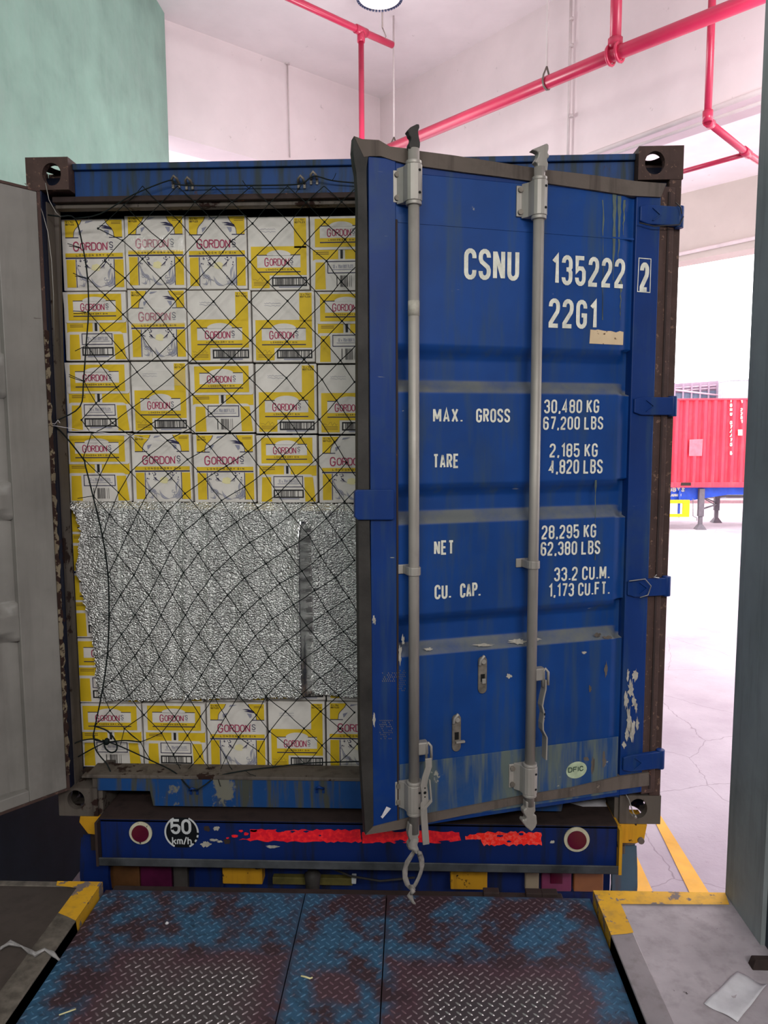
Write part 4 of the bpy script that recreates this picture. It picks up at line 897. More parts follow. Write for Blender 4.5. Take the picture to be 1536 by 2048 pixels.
def art_A():
    b = MB(); L = [(.06, .015), (.33, .015), (.30, .07), (.27, .10), (.225, .14), (.20, .18), (.19, .255), (.06, .255)]
    front(b, L, 1, 1); front(b, [(1.03-u, v) for u, v in L][::-1], 1, 1)
    for f in (lambda u: u, lambda u: 1.03-u):
        strokes(b, [(f(u), v) for u, v in L[1:7]], .0022, 2, 2); 
    rect(b, .06, .252, .27, .264, 2, 2); rect(b, .76, .252, .97, .264, 2, 2)
    front(b, [(.60, .095), (.70, .09), (.80, .12), (.82, .155), (.72, .14), (.63, .125), (.70, .115)], 2, 2)
    front(b, [(.68, .155), (.76, .16), (.76, .21), (.73, .23)], 2, 4); front(b, [(.27, .17), (.35, .15), (.31, .2), (.28, .23)], 2, 4); front(b, [(.40, .03), (.52, .025), (.44, .05), (.38, .06)], 2, 4)
    ptext(b, '12 x 70cl', .075, .2, .055, .024, .17, 3, 6); ptext(b, 'BOTTLES', .075, .21, .09, .026, .2, 3, 6)
    for v in (.045, .065): rect(b, .80, v, .95, v+.008, 3, 7)
    logo(b, .18, .82, .325, .44)
    rect(b, .05, .475, .97, .53, 1, 1); ptext(b, 'LONDON DRY GIN', .22, .82, .518, .028, .2, 2, 6, FN, .4); rect(b, .05, .535, .97, .553, 2, 2)
    rect(b, .06, .565, .205, .955, 1, 1); rect(b, .835, .565, .975, .955, 1, 1)
    rect(b, .212, .56, .224, .955, 2, 2); rect(b, .82, .56, .832, .955, 2, 2)
    front(b, blobuv(.53, .68, .09, .06, 9), 1, 5)
    rn = random.Random(4)
    for k in range(26):
        u = rn.choice((rn.uniform(.25, .42), rn.uniform(.64, .8))); v = .565+rn.random()**1.5*.10; front(b, blobuv(u, v, rn.uniform(.007, .014), rn.uniform(.006, .012), k, 7, .1), 2, 2)
    for (ox, sg) in ((.36, 1), (.68, -1)):
        for k in range(5): strokes(b, [(ox, .62), (ox+sg*(.02+.012*k), .66+.004*k), (ox+sg*(.015+.02*k), .69)], .0012, 2, 2)
    def leaf(p, q, bend, wd):
        p, q = np.array(p), np.array(q); d = q-p; n_ = np.array([-d[1], d[0]]); pts = []; ptb = []
        for t_ in np.linspace(0, 1, 9):
            c = p+d*t_+n_*bend*math.sin(math.pi*t_); ww = wd*math.sin(math.pi*t_)*.5
            pts.append(tuple(c+n_/np.linalg.norm(n_)*ww)); ptb.append(tuple(c-n_/np.linalg.norm(n_)*ww))
        for i in range(8): front(b, [pts[i], pts[i+1], ptb[i+1], ptb[i]], 2, 4)
        strokes(b, [tuple((np.array(a_)+np.array(c_))/2) for a_, c_ in zip(pts, ptb)], .0009, 3, 0)
        strokes(b, pts, .0009, 3, 4)
    for a_ in (((.24, .66), (.46, .88), .2, .035), ((.25, .80), (.40, .95), -.3, .03), ((.45, .82), (.62, .95), .2, .035), ((.62, .94), (.78, .72), .3, .04), ((.66, .88), (.74, .84), 1.0, .02), ((.80, .66), (.74, .86), .15, .03), ((.74, .95), (.81, .8), .2, .045), ((.26, .92), (.32, .86), .6, .03), ((.34, .94), (.46, .90), -.5, .02), ((.23, .58), (.28, .74), .15, .02)): leaf(*a_)
    for u, v in ((.68, .84), (.72, .87), (.70, .91), (.29, .83)): strokes(b, [(u+.02*math.cos(a_), v+.02*math.sin(a_)) for a_ in np.linspace(0, 5.2, 9)], .0018, 3, 4)
    b.flat = True
    return [('printed_face', b)]
def blobuv(cx, cy_, rx, ry, seed, k=14, rough=.35):
    rn = random.Random(seed); return [(cx+rx*math.cos(a_)*(1-rough*rn.random()), cy_-ry*math.sin(a_)*(1-rough*rn.random())) for a_ in np.linspace(0, 2*math.pi, k+1)[:-1]]
def plate(pts, th_):
    b = MB(); lo = [((u-.5)*CW, -.0004, (1-v)*CH) for u, v in pts]; hi = [((u-.5)*CW, -th_, (1-v)*CH) for u, v in pts]; b.hexa(lo, hi); return b
def art_B(boxed):
    out = []
    # middle strip printed on the box itself
    b = MB(); rect(b, .04, .44, .45, .60, 1, 1); rect(b, .56, .44, .99, .60, 1, 1); rect(b, .485, .452, .525, .57, 2, 6)
    for v in (.475, .50): rect(b, .09, v, .30, v+.012, 2, 7)
    b.flat = True; out.append(('printed_face', b))
    # upper flap with rounded lower corners, and its print
    fl_ = [(.0, .004), (1, .004), (1, .41)]+[(1-.04+.04*math.cos(a_), .41+.04*math.sin(a_)) for a_ in np.linspace(0, math.pi/2, 4)]+[(.06-.04*math.sin(a_), .41+.04*math.cos(a_)) for a_ in np.linspace(0, math.pi/2, 4)]+[(.02, .3)]
    out.append(('upper_flap', plate(fl_, .0035)))
    b = MB(); b.dy = 0; rect(b, .08, .035, .93, .415, 1, 1); label_block(b, .16, .84, .14, .155, .075); out.append(('flap_print', b, -.0035)); b.flat = True
    lf = [(.03, 1), (.03, .63)]+[(.03+.05*(1-math.cos(a_)), .63-.05*math.sin(a_)) for a_ in np.linspace(0, math.pi/2, 4)]+[(.93-.05+.05*math.sin(a_), .58+.05*(1-math.cos(a_))) for a_ in np.linspace(0, math.pi/2, 4)]+[(.99, 1)]
    out.append(('lower_flap', plate(lf, .003)))
    b = MB(); front(b, [(.07, .985), (.245, .985), (.235, .62), (.085, .62)], 1, 1); front(b, [(.80, .985), (.975, .985), (.93, .62), (.785, .62)], 1, 1)
    outline(b, .28, .61, .76, .765, .012); ptext(b, '12 x 70cl BOTTLES', .36, .69, .70, .045, .12, 4, 4); rect(b, .34, .715, .72, .722, 3, 4)
    if boxed: outline(b, .285, .815, .765, .92, .022, 6); barcode(b, .33, .825, .72, .91, 3); rect(b, .36, .935, .7, .95, 3, 4)
    else: barcode(b, .42, .80, .66, .955, 5)
    b.flat = True; out.append(('flap_print', b, -.003))
    return out
def art_C():
    b = MB(); rect(b, .76, .025, .96, .43, 1, 1); rect(b, .05, .405, .96, .80, 1, 1); rect(b, .05, .80, .35, .975, 1, 1)
    ptext(b, '12 x 70cl', .775, .93, .06, .024, .17, 2, 6); ptext(b, 'BOTTLES', .775, .94, .095, .026, .2, 2, 6)
    label_block(b, .15, .86, .53, .165, .455)
    rn = random.Random(8)
    for v in (.17, .205): 
        strokes(b, [(.2+.02*k, v+rn.uniform(-.009, .009)) for k in range(14)], .0011, 1, 4)
    strokes(b, [(.07+.02*k, .86+rn.uniform(-.035, .02)) for k in range(13)], .0011, 2, 7)
    for v in (.89, .91, .93): rect(b, .09, v, .32, v+.007, 2, 7)
    outline(b, .40, .835, .95, .94, .022, 6); barcode(b, .43, .845, .92, .93, 7); rect(b, .5, .955, .86, .97, 2, 4)
    b.flat = True; return [('printed_face', b)]
def carton(kind, parts_):
    b = MB(); hw = CW/2; e_ = .003
    b.box((-hw, 0, 0), (hw, CD, CH)); o = b.build('gin_carton', m_card, None, .003)
    for p in parts_:
        nm, mb = p[0], p[1]
        if len(p) > 2: mb.v = [(x, y_+p[2], z_) for x, y_, z_ in mb.v]
        q = mb.build(nm, MATS if nm in ('printed_face', 'flap_print') else m_card, o)
    return o
protos = {'A': carton('A', art_A()), 'B': carton('B', art_B(True)), 'b': carton('b', art_B(False)), 'C': carton('C', art_C())}
pkids = {k: list(o.children) for k, o in protos.items()}
kindw = {'A': 'bottle-picture', 'B': 'two-flap boxed-barcode', 'b': 'two-flap plain-barcode', 'C': 'blank-panel'}
roww = ['top', 'second', 'third', 'fourth', 'fifth', 'sixth', 'seventh', 'bottom']
colw = ['leftmost', 'second from the left', 'third from the left', 'fourth from the left', 'cut off by the door edge', 'behind the blue door', 'behind the blue door']
rows = [
 (('A', 124, 249, 437, 581), ('A', 251, 370, 431, 577), ('A', 371, 493, 430, 578), ('C', 496, 618, 433, 580), ('b', 621, 745, 432, 581)),
 (('B', 129, 254, 583, 721), ('A', 257, 373, 579, 720), ('C', 375, 502, 580, 724), ('C', 505, 629, 582, 724), ('b', 631, 755, 583, 726)),
 (('B', 132, 260, 724, 863), ('C', 264, 377, 723, 864), ('b', 380, 508, 727, 865), ('C', 511, 633, 727, 867), ('C', 636, 758, 729, 868)),
 (('b', 132, 261, 866, 1003), ('A', 265, 384, 867, 1004), ('A', 388, 511, 868, 1005), ('B', 514, 634, 870, 1005), ('A', 638, 760, 871, 1006)),
 (('b', 136, 261, 1006, 1143), ('B', 264, 387, 1007, 1143), ('C', 390, 513, 1008, 1143), ('B', 516, 637, 1008, 1143), ('A', 640, 762, 1009, 1144)),
 (('B', 142, 266, 1146, 1274), ('B', 269, 392, 1146, 1274), ('C', 395, 516, 1146, 1274), ('A', 519, 641, 1146, 1274), ('b', 644, 766, 1147, 1275)),
 (('B', 149, 281, 1277, 1404), ('b', 284, 405, 1277, 1403), ('b', 408, 530, 1277, 1402), ('C', 534, 650, 1277, 1400), ('A', 653, 776, 1277, 1402)),
 (('b', 158, 284, 1407, 1534), ('B', 287, 412, 1406, 1535), ('A', 415, 533, 1405, 1537), ('C', 537, 650, 1403, 1537), ('A', 653, 776, 1405, 1538)),
]
FY = .152
t = NT('clear_packing_tape'); t.bump(t.noise(60, 4, .6, t.coord((1, 1, .3))), .5, .004); m_cltape = t.done(rgb(236, 234, 228), .08, 0, 1.0); t.b.inputs['Alpha'].default_value = .16
def tape_on(o, v0, v1):
    b = MB(); b.grid([[((u-.5)*CW, -.0046-.0012*abs(math.sin(u*9)), (1-v)*CH) for u in np.linspace(-.002, 1.002, 24)] for v in (v0, (v0+v1)/2, v1)], True); b.flat = True
    b.build('clear_tape', m_cltape, o)
used = set(); zrow = None
for ri, row in enumerate(rows):
    row = list(row)
    for ex in range(2):
        k_, x0, x1, y0, y1 = row[-1]; row.append((('C', 'B')[(ri+ex) % 2], x1+3, x1+3+(x1-x0), y0+1, y1+1))
    for ci, (kd, x0, x1, y0, y1) in enumerate(row):
        ym, xm = (y0+y1)/2, (x0+x1)/2
        a_, c_ = onY(x0, ym, FY), onY(x1, ym, FY); t_, u_ = onY(xm, y0, FY), onY(xm, y1, FY)
        if kd in used:
            o = protos[kd].copy(); COL.objects.link(o)
            for ch in pkids[kd]: q = ch.copy(); COL.objects.link(q); q.parent = o
        else: o = protos[kd]; used.add(kd)
        rn = random.Random(ri*10+ci)
        zb_ = max(u_[2], .1395)
        o.location = ((a_[0]+c_[0])/2, FY+rn.uniform(-.004, .004), zb_)
        o.scale = ((c_[0]-a_[0])/CW, 1, (t_[2]-zb_-.0008)/CH)
        o.rotation_euler = (0, rn.uniform(-.004, .004), rn.uniform(-.008, .008))
        if (ri, ci) in ((0, 1), (1, 1), (2, 1)): tape_on(o, (.28, .26, .12)[ri], (.5, .5, .34)[ri])
        o['category'] = 'carton'; o['group'] = 'gin cartons stacked in the container'
        o['label'] = ('yellow and white gin carton packed out of sight behind the blue door' if ci > 4 else
                      '%s gin carton, %s in the %s row' % (kindw[kd], colw[ci], roww[ri]))
# ================================================================== FOIL SHEET
le = [(132, 1004), (139, 1012), (150, 1022), (160, 1050), (162, 1075), (158, 1113), (152, 1137), (163, 1162), (170, 1206), (184, 1246), (193, 1323), (197, 1368), (206, 1400)]
def left_x(y_):
    for (xa, ya), (xb, yb_) in zip(le, le[1:]):
        if ya <= y_ <= yb_: return xa+(xb-xa)*(y_-ya)/(yb_-ya)
    return le[-1][0]
FLS = [random.Random(k).uniform(.0, .0065) for k in range(97)]; NXF, NYF = 420, 110; fold_at = []; rn = random.Random(11); pts = []
jag = [rn.uniform(-2.5, 2.5) for _ in range(NYF+1)]; jb = [rn.uniform(-2, 2) for _ in range(NXF+1)]
for j in range(NYF+1):
    row = []; fa = [999, -1]
    for i in range(NXF+1):
        f = j/NYF; u = i/NXF
        x_right = 900
        yt = 1003+7*u; yb_ = 1400-8*min(u*1.6, 1)-6*math.exp(-((u-.62)/.05)**2)
        yy = yt+(yb_-yt)*f+(jb[i] if j == NYF else 0)+(jb[-i]*.8 if j == 0 else 0)
        xl = left_x(min(max(yy, 1004), 1400))+jag[j]*(1 if 0 < j < NYF else 0)
        xx = xl+(x_right-xl)*u
        ph = (xx+2.5*math.sin(yy*.011))/15.5; kf = int(ph); fr = abs(ph-kf-.5)*15.5
        d = FLS[kf % 97]*max(0, 1-fr/3.2)+.0012*math.sin(xx*.55)+.0035*math.sin(xx*.061+yy*.004)+.003*math.sin(xx*.11+1)+.0012*math.sin(yy*.11+xx*.03)
        x0f = 598+(yy-1010)*.02; amp = (.5+.5*math.tanh((yy-1048)/14))*(1 if yy < 1250 else max(.5, 1-(yy-1250)/160))
        if xx < x0f: st_ = -.034*max(0, 1-(x0f-xx)/80)**2
        elif xx < x0f+22: st_ = -.034+.076*((xx-x0f)/22)
        elif xx < x0f+25: st_ = .042-.058*((xx-x0f-22)/3)
        else: st_ = -.016*max(0, 1-(xx-x0f-25)/60)**1.5
        d += st_*amp
        if x0f-1+1.5*math.sin(yy*.9) <= xx < x0f+8+14*min(1, amp*1.1)+2*math.sin(yy*.31) and amp > .2: fa = [min(fa[0], i), max(fa[1], i)]
        for cx_, aw in ((352, .008), (372, -.008), (398, .007), (420, -.005)): d += aw*math.exp(-((xx-cx_)/7)**2)*(1-.6*f)
        for cy_, aw in ((1096, .003), (1256 if xx < 480 else 1268, .005), (1337, .004)): d += aw*math.exp(-((yy-cy_-3*math.sin(xx*.02))/3)**2)
        d += rn.uniform(-.0009, .0009)
        Y = .106+d+(.028*max(0, 1-(yy-yt)/14))
        p = onY(xx, yy, .12); sc_ = (Y+2.8507)/(2.9707)
        row.append((p[0], min(Y, .142), p[2]))
    pts.append(row); fold_at.append(fa)
b = MB(); b.grid(pts, True)
for k in range(len(b.f)):   # the taut, smoother band of foil inside the pleat
    i_, j_ = k % NXF, k // NXF
    if fold_at[j_][0] <= i_ <= fold_at[j_][1]: b.mi[k] = 1
fo = b.build('foil_sheet', [m_foil, m_foil2], None, 0, (-.3, .12, .4)); tag(fo, 'crumpled silver bubble foil sheet hung over the lower cartons behind the net', 'foil sheet')
# ================================================================== CARGO NET
NET = [
 (372, .012, [285, 355, 428, 503, 575, 648, 715]),
 ([410, 408, 404, 404, 407, 405, 403], .032, [248, 320, 390, 464, 538, 612, 683]),
 ([457, 447, 443, 442, 447, 445, 444, 440], .085, [196, 284, 359, 427, 505, 579, 649, 722]),
 ([481, 482, 483, 483, 486, 487, 479], .09, [245, 324, 393, 462, 540, 610, 690]),
 ([521, 518, 521, 524, 524, 526, 522, 520], .095, [210, 285, 359, 429, 500, 575, 653, 725]),
 ([556, 556, 556, 562, 564, 564, 563, 563], .095, [176, 250, 321, 393, 464, 535, 613, 682]),
 ([590, 594, 597, 603, 604, 602, 603, 604], .095, [210, 285, 356, 427, 499, 575, 648, 720]),
 ([624, 629, 635, 640, 644, 642, 642, 642], .095, [176, 246, 320, 389, 461, 536, 609, 684]),
 ([661, 670, 677, 680, 681, 683, 681, 680], .095, [208, 283, 351, 424, 501, 574, 647, 722]),
 ([690, 701, 712, 718, 717, 720, 719, 721], .095, [173, 243, 315, 386, 463, 537, 608, 681]),
 ([731, 744, 751, 753, 756, 756, 759, 764], .095, [202, 274, 347, 427, 499, 573, 644, 709]),
 ([762, 775, 783, 789, 792, 793, 796, 801], .095, [168, 233, 307, 385, 463, 536, 606, 673]),
 ([806, 815, 819, 827, 829, 833, 839, 846], .095, [192, 265, 344, 422, 500, 572, 639, 704]),
 ([840, 846, 848, 857, 863, 869, 875, 884], .095, [163, 225, 302, 380, 460, 533, 601, 669]),
 ([868, 872, 881, 893, 903, 912, 920, 925], .095, [183, 261, 335, 420, 496, 565, 631, 693]),
 ([916, 906, 910, 919, 932, 945, 953, 961, 968], .095, [166, 222, 298, 375, 453, 528, 591, 659, 722]),
 ([950, 944, 948, 958, 974, 988, 998, 1003], .094, [200, 261, 336, 410, 489, 556, 624, 689]),
 ([992, 985, 982, 987, 1001, 1016, 1029, 1037, 1040], .084, [187, 237, 299, 370, 443, 515, 582, 653, 720]),
 ([1029, 1024, 1022, 1030, 1044, 1057, 1070, 1079], .07, [219, 276, 335, 407, 473, 545, 617, 683]),
 ([1073, 1067, 1063, 1065, 1072, 1085, 1099, 1112, 1121], .064, [205, 255, 309, 365, 433, 500, 573, 641, 709]),
 ([1110, 1106, 1105, 1107, 1115, 1127, 1142, 1155], .064, [236, 289, 340, 396, 461, 532, 604, 671]),
 ([1150, 1150, 1146, 1145, 1150, 1156, 1167, 1181, 1196], .064, [216, 268, 320, 367, 424, 489, 559, 629, 698]),
 ([1190, 1190, 1189, 1189, 1190, 1197, 1209, 1223, 1236], .064, [241, 298, 345, 396, 455, 520, 587, 655, 720]),
 ([1230, 1230, 1230, 1230, 1228, 1230, 1237, 1251, 1263], .064, [218, 270, 322, 371, 424, 485, 545, 613, 687]),
 ([1269, 1271, 1269, 1269, 1269, 1271, 1281, 1291, 1298], .064, [243, 298, 345, 397, 454, 511, 574, 645, 720]),
 ([1307, 1311, 1314, 1312, 1310, 1310, 1314, 1320, 1325], .064, [215, 270, 319, 371, 426, 480, 537, 604, 679]),
 ([1347, 1355, 1355, 1350, 1351, 1351, 1354, 1355, 1361], .064, [238, 292, 345, 403, 454, 506, 568, 640, 714]),
 ([1380, 1391, 1393, 1393, 1392, 1391, 1393, 1389, 1391], .064, [205, 258, 321, 376, 428, 477, 532, 603, 677]),
 ([1421, 1430, 1433, 1433, 1433, 1430, 1423, 1423, 1425], .09, [220, 288, 349, 401, 451, 513, 571, 641, 709]),
 ([1449, 1457, 1466, 1471, 1475, 1474, 1463, 1457, 1457], .09, [191, 249, 323, 375, 426, 477, 539, 608, 680]),
 ([1484, 1509, 1513, 1515, 1502, 1495, 1491, 1488], .085, [281, 347, 400, 452, 517, 578, 644, 715]),
]
rown = []
for ys, Y, xs in NET:
    if not isinstance(ys, list): ys = [ys]*len(xs)
    rown.append([(x, y_, Y) for x, y_ in zip(xs, ys)])
nt = thing('cargo_net', 'dark green and black knotted cargo net tied across the open container', 'net', (-.4, .05, .2))
rn = random.Random(2)
def np3(x, y_, Y): return onY(x, y_, Y)
def cord(b, p, q, r=.0017, n=4):
    m_ = (p+q)/2+np.array([rn.uniform(-.002, .002), rn.uniform(-.004, .002), rn.uniform(-.003, .001)]); b.tube([p, m_, q], r, n, False)
b = MB(); kb = MB()
links = set()
for k in range(len(rown)-1):
    A_, B_ = rown[k], rown[k+1]
    for i, p in enumerate(A_):
        for sg in (-1, 1):
            cand = [q for q in B_ if (q[0]-p[0])*sg > 0 and abs(q[0]-p[0]) < 62]
            if cand: q = min(cand, key=lambda c: abs(c[0]-p[0])); cord(b, np3(*p), np3(*q))
for k, row in enumerate(rown):
    if k < 1: continue
    for p in row:
        c = np3(*p); r_ = .0042; 
        kb.tube([c-np.array([0, 0, r_]), c-np.array([0, 0, r_*.4]), c+np.array([0, 0, r_*.4]), c+np.array([0, 0, r_])], [r_*.45, r_, r_, r_*.45], 6)
# strands that gather at the foot
for p, q in (((281, 1484), (302, 1522)), ((347, 1509), (366, 1549)), ((400, 1513), (366, 1549)), ((400, 1513), (435, 1553)), ((452, 1515), (435, 1553)), ((452, 1515), (470, 1548)), ((517, 1502), (548, 1534)), ((578, 1495), (546, 1536)), ((578, 1495), (610, 1528)), ((644, 1491), (612, 1528)), ((644, 1491), (676, 1526)), ((715, 1488), (678, 1525)), ((281, 1484), (300, 1519)), ((249, 1457), (241, 1490)), ((249, 1457), (281, 1484))):
    cord(b, np3(*p, .085), np3(*q, .05))
lab(stuff(b.build('netting', m_net, nt)), 'fine diamond mesh of the net'); stuff(kb.build('mesh_knot', m_net, nt))
def rope(pts, r=.003, n=6, name='border_rope'):
    P_ = [np3(*p) for p in pts]
    # smooth
    out = []
    for i in range(len(P_)-1):
        p0_, p1_, p2_, p3_ = P_[max(i-1, 0)], P_[i], P_[i+1], P_[min(i+2, len(P_)-1)]
        for t_ in (0, .25, .5, .75): out.append(.5*((2*p1_)+(-p0_+p2_)*t_+(2*p0_-5*p1_+4*p2_-p3_)*t_**2+(-p0_+3*p1_-3*p2_+p3_)*t_**3))
    out.append(P_[-1]); return MB().tube(out, r, n).build(name, m_net, nt)
rope([(96, 430, .02), (120, 433, .01), (150, 437, .04), (166, 496, .08), (175, 556, .088), (177, 624, .088), (172, 692, .088), (167, 762, .085), (160, 813, .075), (116, 840, .03), (96, 845, .0)])
rope([(96, 845, .0), (121, 862, .03), (165, 916, .08), (171, 933, .085), (186, 992, .082), (205, 1073, .08), (216, 1150, .08), (218, 1230, .08), (215, 1307, .08), (205, 1380, .08), (191, 1449, .08), (188, 1478, .075), (213, 1483, .07)])
rope([(150, 437, .04), (200, 428, .03), (265, 390, .01), (338, 361, .0), (350, 368, -.0), (382, 371, .01), (470, 371, .02), (573, 370, .02), (606, 366, .0), (628, 352, .0), (664, 361, .015), (716, 366, .02), (790, 368, .02)], .0026)
rope([(205, 1480, .07), (241, 1493, .07), (302, 1521, .06), (350, 1545, .02), (388, 1580, -.03), (435, 1553, .01), (490, 1541, .03), (548, 1534, .045), (620, 1526, .05), (720, 1523, .05)])
rope([(132, 1496, .02), (160, 1482, .05), (190, 1478, .07), (210, 1484, .07), (250, 1481, .075), (281, 1484, .08)], .003)
rope([(188, 1452, .07), (215, 1462, .06), (232, 1484, .055), (233, 1500, .055), (222, 1505, .055), (211, 1497, .055), (208, 1486, .06)], .0034)
rope([(188, 1470, .065), (190, 1495, .055), (200, 1512, .05), (215, 1530, .04), (226, 1556, .02)], .003)
rope([(140, 1523, .06), (180, 1500, .065), (212, 1484, .07)], .0026)
c = np3(213, 1483, .062); b = MB(); b.tube([c+np.array([0, 0, -.014]), c+np.array([0, 0, -.006]), c+np.array([.002, 0, .006]), c+np.array([0, 0, .014])], [.006, .013, .012, .005], 8); b.build('tied_knot', m_net, nt)
b = MB()
for x_, y_, pp in ((160, 495, (135, 487)), (163, 497, (138, 492)), (172, 556, (146, 546)), (174, 557, (150, 552)), (172, 624, (146, 622)), (173, 625, (147, 627)), (170, 692, (150, 702)), (168, 762, (138, 749)), (168, 763, (138, 753)), (186, 992, (155, 997)), (205, 1073, (180, 1075)), (216, 1150, (188, 1141)), (218, 1230, (198, 1228)), (215, 1307, (190, 1316)), (222, 1230, (207, 1244)), (435, 1553, (441, 1573)), (490, 1541, (512, 1552)), (362, 1530, (352, 1528)), (500, 379, (485, 361)), (664, 361, (672, 346)), (606, 366, (592, 385))):
    Y = .075 if y_ > 450 and y_ < 1500 else .0; cord(b, np3(x_, y_, Y), np3(*pp, Y-.01), .0015)
b.build('cord_ends', m_net, nt)
# white string tied at the left
b = MB(); b.tube([onY(78, 847, -.03), onY(100, 850, -.02), onY(160, 860, .05), onY(262, 872, .085), onY(330, 883, .085)], .0012, 5)
b.tube([onY(96, 846, -.02), onY(110, 848, -.01), onY(116, 840, -.01), onY(120, 846, -.01)], .0015, 5); b.tube([onY(262, 872, .085), onY(180, 868, .08), onY(136, 866, .07)], .001, 5)
tag(b.build('white_string', m_paper, None, 0, tuple(onY(100, 850, -.02))), 'thin white string tied from the open left door edge across to the net', 'string')
b = MB(); b.tube([onY(70, 390, -.03), onY(85, 425, -.03), onY(96, 465, -.02), onY(103, 520, -.01), onY(107, 590, .0), onY(108, 700, .01)], .0016, 5)
b.tube([onY(91, 366, -.02), onY(98, 400, -.01), onY(112, 425, .0), onY(122, 434, .01)], .0016, 5); b.tube([onY(50, 367, -.02), onY(56, 373, -.02)], .002, 5)
tag(b.build('hanging_cord', m_wire, None, 0, tuple(onY(96, 465, -.02))), 'thin dark loose cord hanging from the top left casting beside the open door', 'cord')
# ================================================================== CLOTH STRIP on the handle
b = MB()
def ribbon3(path, w_, n_):
    L1, L2 = [], []
    for i, (x_, y_, Y, ang, ww) in enumerate(path):
        p = onY(x_, y_, Y); a_ = np.array([math.cos(ang), math.sin(ang), 0])*w_*ww/2; L1.append(tuple(p-a_)); L2.append(tuple(p+a_))
    th_ = .002
    r = [[b.P(p) for p in L1], [b.P(p) for p in L2], [b.P((p[0]+.0008, p[1]+th_, p[2])) for p in L2], [b.P((p[0]+.0008, p[1]+th_, p[2])) for p in L1]]
    for k in range(4):
        for i in range(len(path)-1): b.F((r[k][i], r[k][i+1], r[(k+1) % 4][i+1], r[(k+1) % 4][i]), True)
YC = -.43
ribbon3([(830, 1678, YC, .2, .9), (825, 1692, YC-.01, .3, 1.1), (832, 1702, YC-.012, .2, .7), (838, 1706, YC-.014, .6, .7)], .03, 0)
ribbon3([(830, 1700, YC, .2, .6), (817, 1720, YC+.005, .5, .9), (810, 1738, YC+.006, .9, 1.0), (810, 1755, YC+.004, .7, .7), (815, 1770, YC, .4, .6), (824, 1780, YC, .2, .5)], .03, 0)
ribbon3([(838, 1704, YC-.01, .2, .6), (843, 1720, YC-.006, .6, .7), (844, 1735, YC-.004, .9, .8), (839, 1752, YC-.004, .7, .7), (830, 1770, YC-.004, .4, .6), (824, 1780, YC-.004, .2, .5)], .03, 0)
ribbon3([(822, 1770, YC-.01, .2, .5), (826, 1780, YC-.012, .3, .6), (819, 1790, YC-.01, .4, .7), (824, 1802, YC-.01, .3, .4), (829, 1808, YC-.012, .2, .3)], .03, 0)
b.tube([onY(836, 1702, YC-.015), onY(840, 1706, YC-.018), onY(836, 1711, YC-.015)], [.004, .008, .004], 8)
b.tube([onY(823, 1776, YC-.01), onY(826, 1782, YC-.013), onY(822, 1788, YC-.01)], [.004, .009, .005], 8)
tag(b.build('tied_cloth_strip', m_cloth, None, 0, tuple(onY(824, 1780, YC))), 'grey knotted cloth loop hanging from the left lock handle over the leveler', 'cloth strip')
# ================================================================== TRAILER under the container
tr = thing('container_trailer', 'dark blue trailer chassis with round lamps under the blue container', 'trailer', (0, .5, GZ))
BY = -.06
zt, zbm = .018, -.165
b = MB(); b.box((-1.025, BY, -.157), (1.035, BY+.02, zt)); b.box((-1.025, BY, zt-.012), (1.035, .18, zt)); part('rear_bumper', b, m_bumper, tr, .003)
b = MB(); b.box((-1.025, BY+.001, zt), (1.035, .18, zt+.006)); part('bumper_top_plate', b, m_rustd, tr)
b = MB(); b.box((-1.025, BY-.03, -.163), (1.035, BY+.02, -.157)); b.box((-1.025, BY-.03, -.163), (1.035, BY-.024, -.128)); part('bumper_lip', b, m_lip, tr, .003)
b = MB(); b.box((-1.035, BY-.03, -.165), (-1.025, .2, zt)); part('end_plate', b, m_rustd, tr)
b = MB(); b.box((1.035, BY-.03, -.165), (1.047, .2, zt)); part('end_plate', b, m_ypd, tr, l='rust-streaked yellow end plate')
def vr(name, cx, cy_, r_, mats):
    c = onY(cx, cy_, BY-.002); s_ = (BY-CP[1])/FPX
    rr = r_*s_*.98
    b = MB(); b.tube([c+np.array([0, 0, 0]), c-np.array([0, .012, 0])], rr*.74, 28).build(name, mats[1], tr)
    b = MB(); pr = []
    R0 = b.ring(c-np.array([0, .006, 0]), (1, 0, 0), (0, 0, 1), rr*.72, rr, 32); b.tube([c, c-np.array([0, .006, 0])], rr, 32, False); b.build('lamp_ring', mats[0], tr)
vr('rear_lamp', 282, 1665, 25, (m_cream, m_lampred)); vr('rear_lamp', 1153, 1678, 27, (m_cream, m_lampred))
# speed sign
c = onY(363, 1665, BY-.003); s_ = (BY-CP[1])/FPX; rr = 37*s_
def signclip(rad, n=40):  # the disc is cut flat at the top and bottom by the beam
    return [(c[0]+rad*math.cos(a_), BY-.0015, c[2]+max(min(rad*math.sin(a_), .062), -.064)) for a_ in np.linspace(0, 2*math.pi, n+1)[:-1]]
b = MB(); b.poly(signclip(rr)); b.flat = True; sg = part('speed_sign', b, m_signb, tr, l='round black 50 km/h sign with worn white writing')
b = MB()
for k in range(40):
    a0, a1 = 2*math.pi*k/40, 2*math.pi*(k+1)/40
    if -60 < math.degrees(a0) % 360-360 < -5 and k % 2: continue
    q = [(c[0]+r_*math.cos(a_), c[2]+r_*math.sin(a_)) for r_, a_ in ((rr*.90, a0), (rr, a0), (rr, a1), (rr*.90, a1))]
    if max(abs(z_-c[2]) for _, z_ in q) > .0655: continue
    b.poly([(x_, BY-.0022, z_) for x_, z_ in q])
text(b, '50', lambda u, v: (c[0]-.044+u, BY-.0024, c[2]-.008+v), .064, .084, .17, FWIDE, .2)
text(b, 'km/h', lambda u, v: (c[0]-.040+u, BY-.0024, c[2]-.052+v), .034, .080, .15, FWIDE, .2)
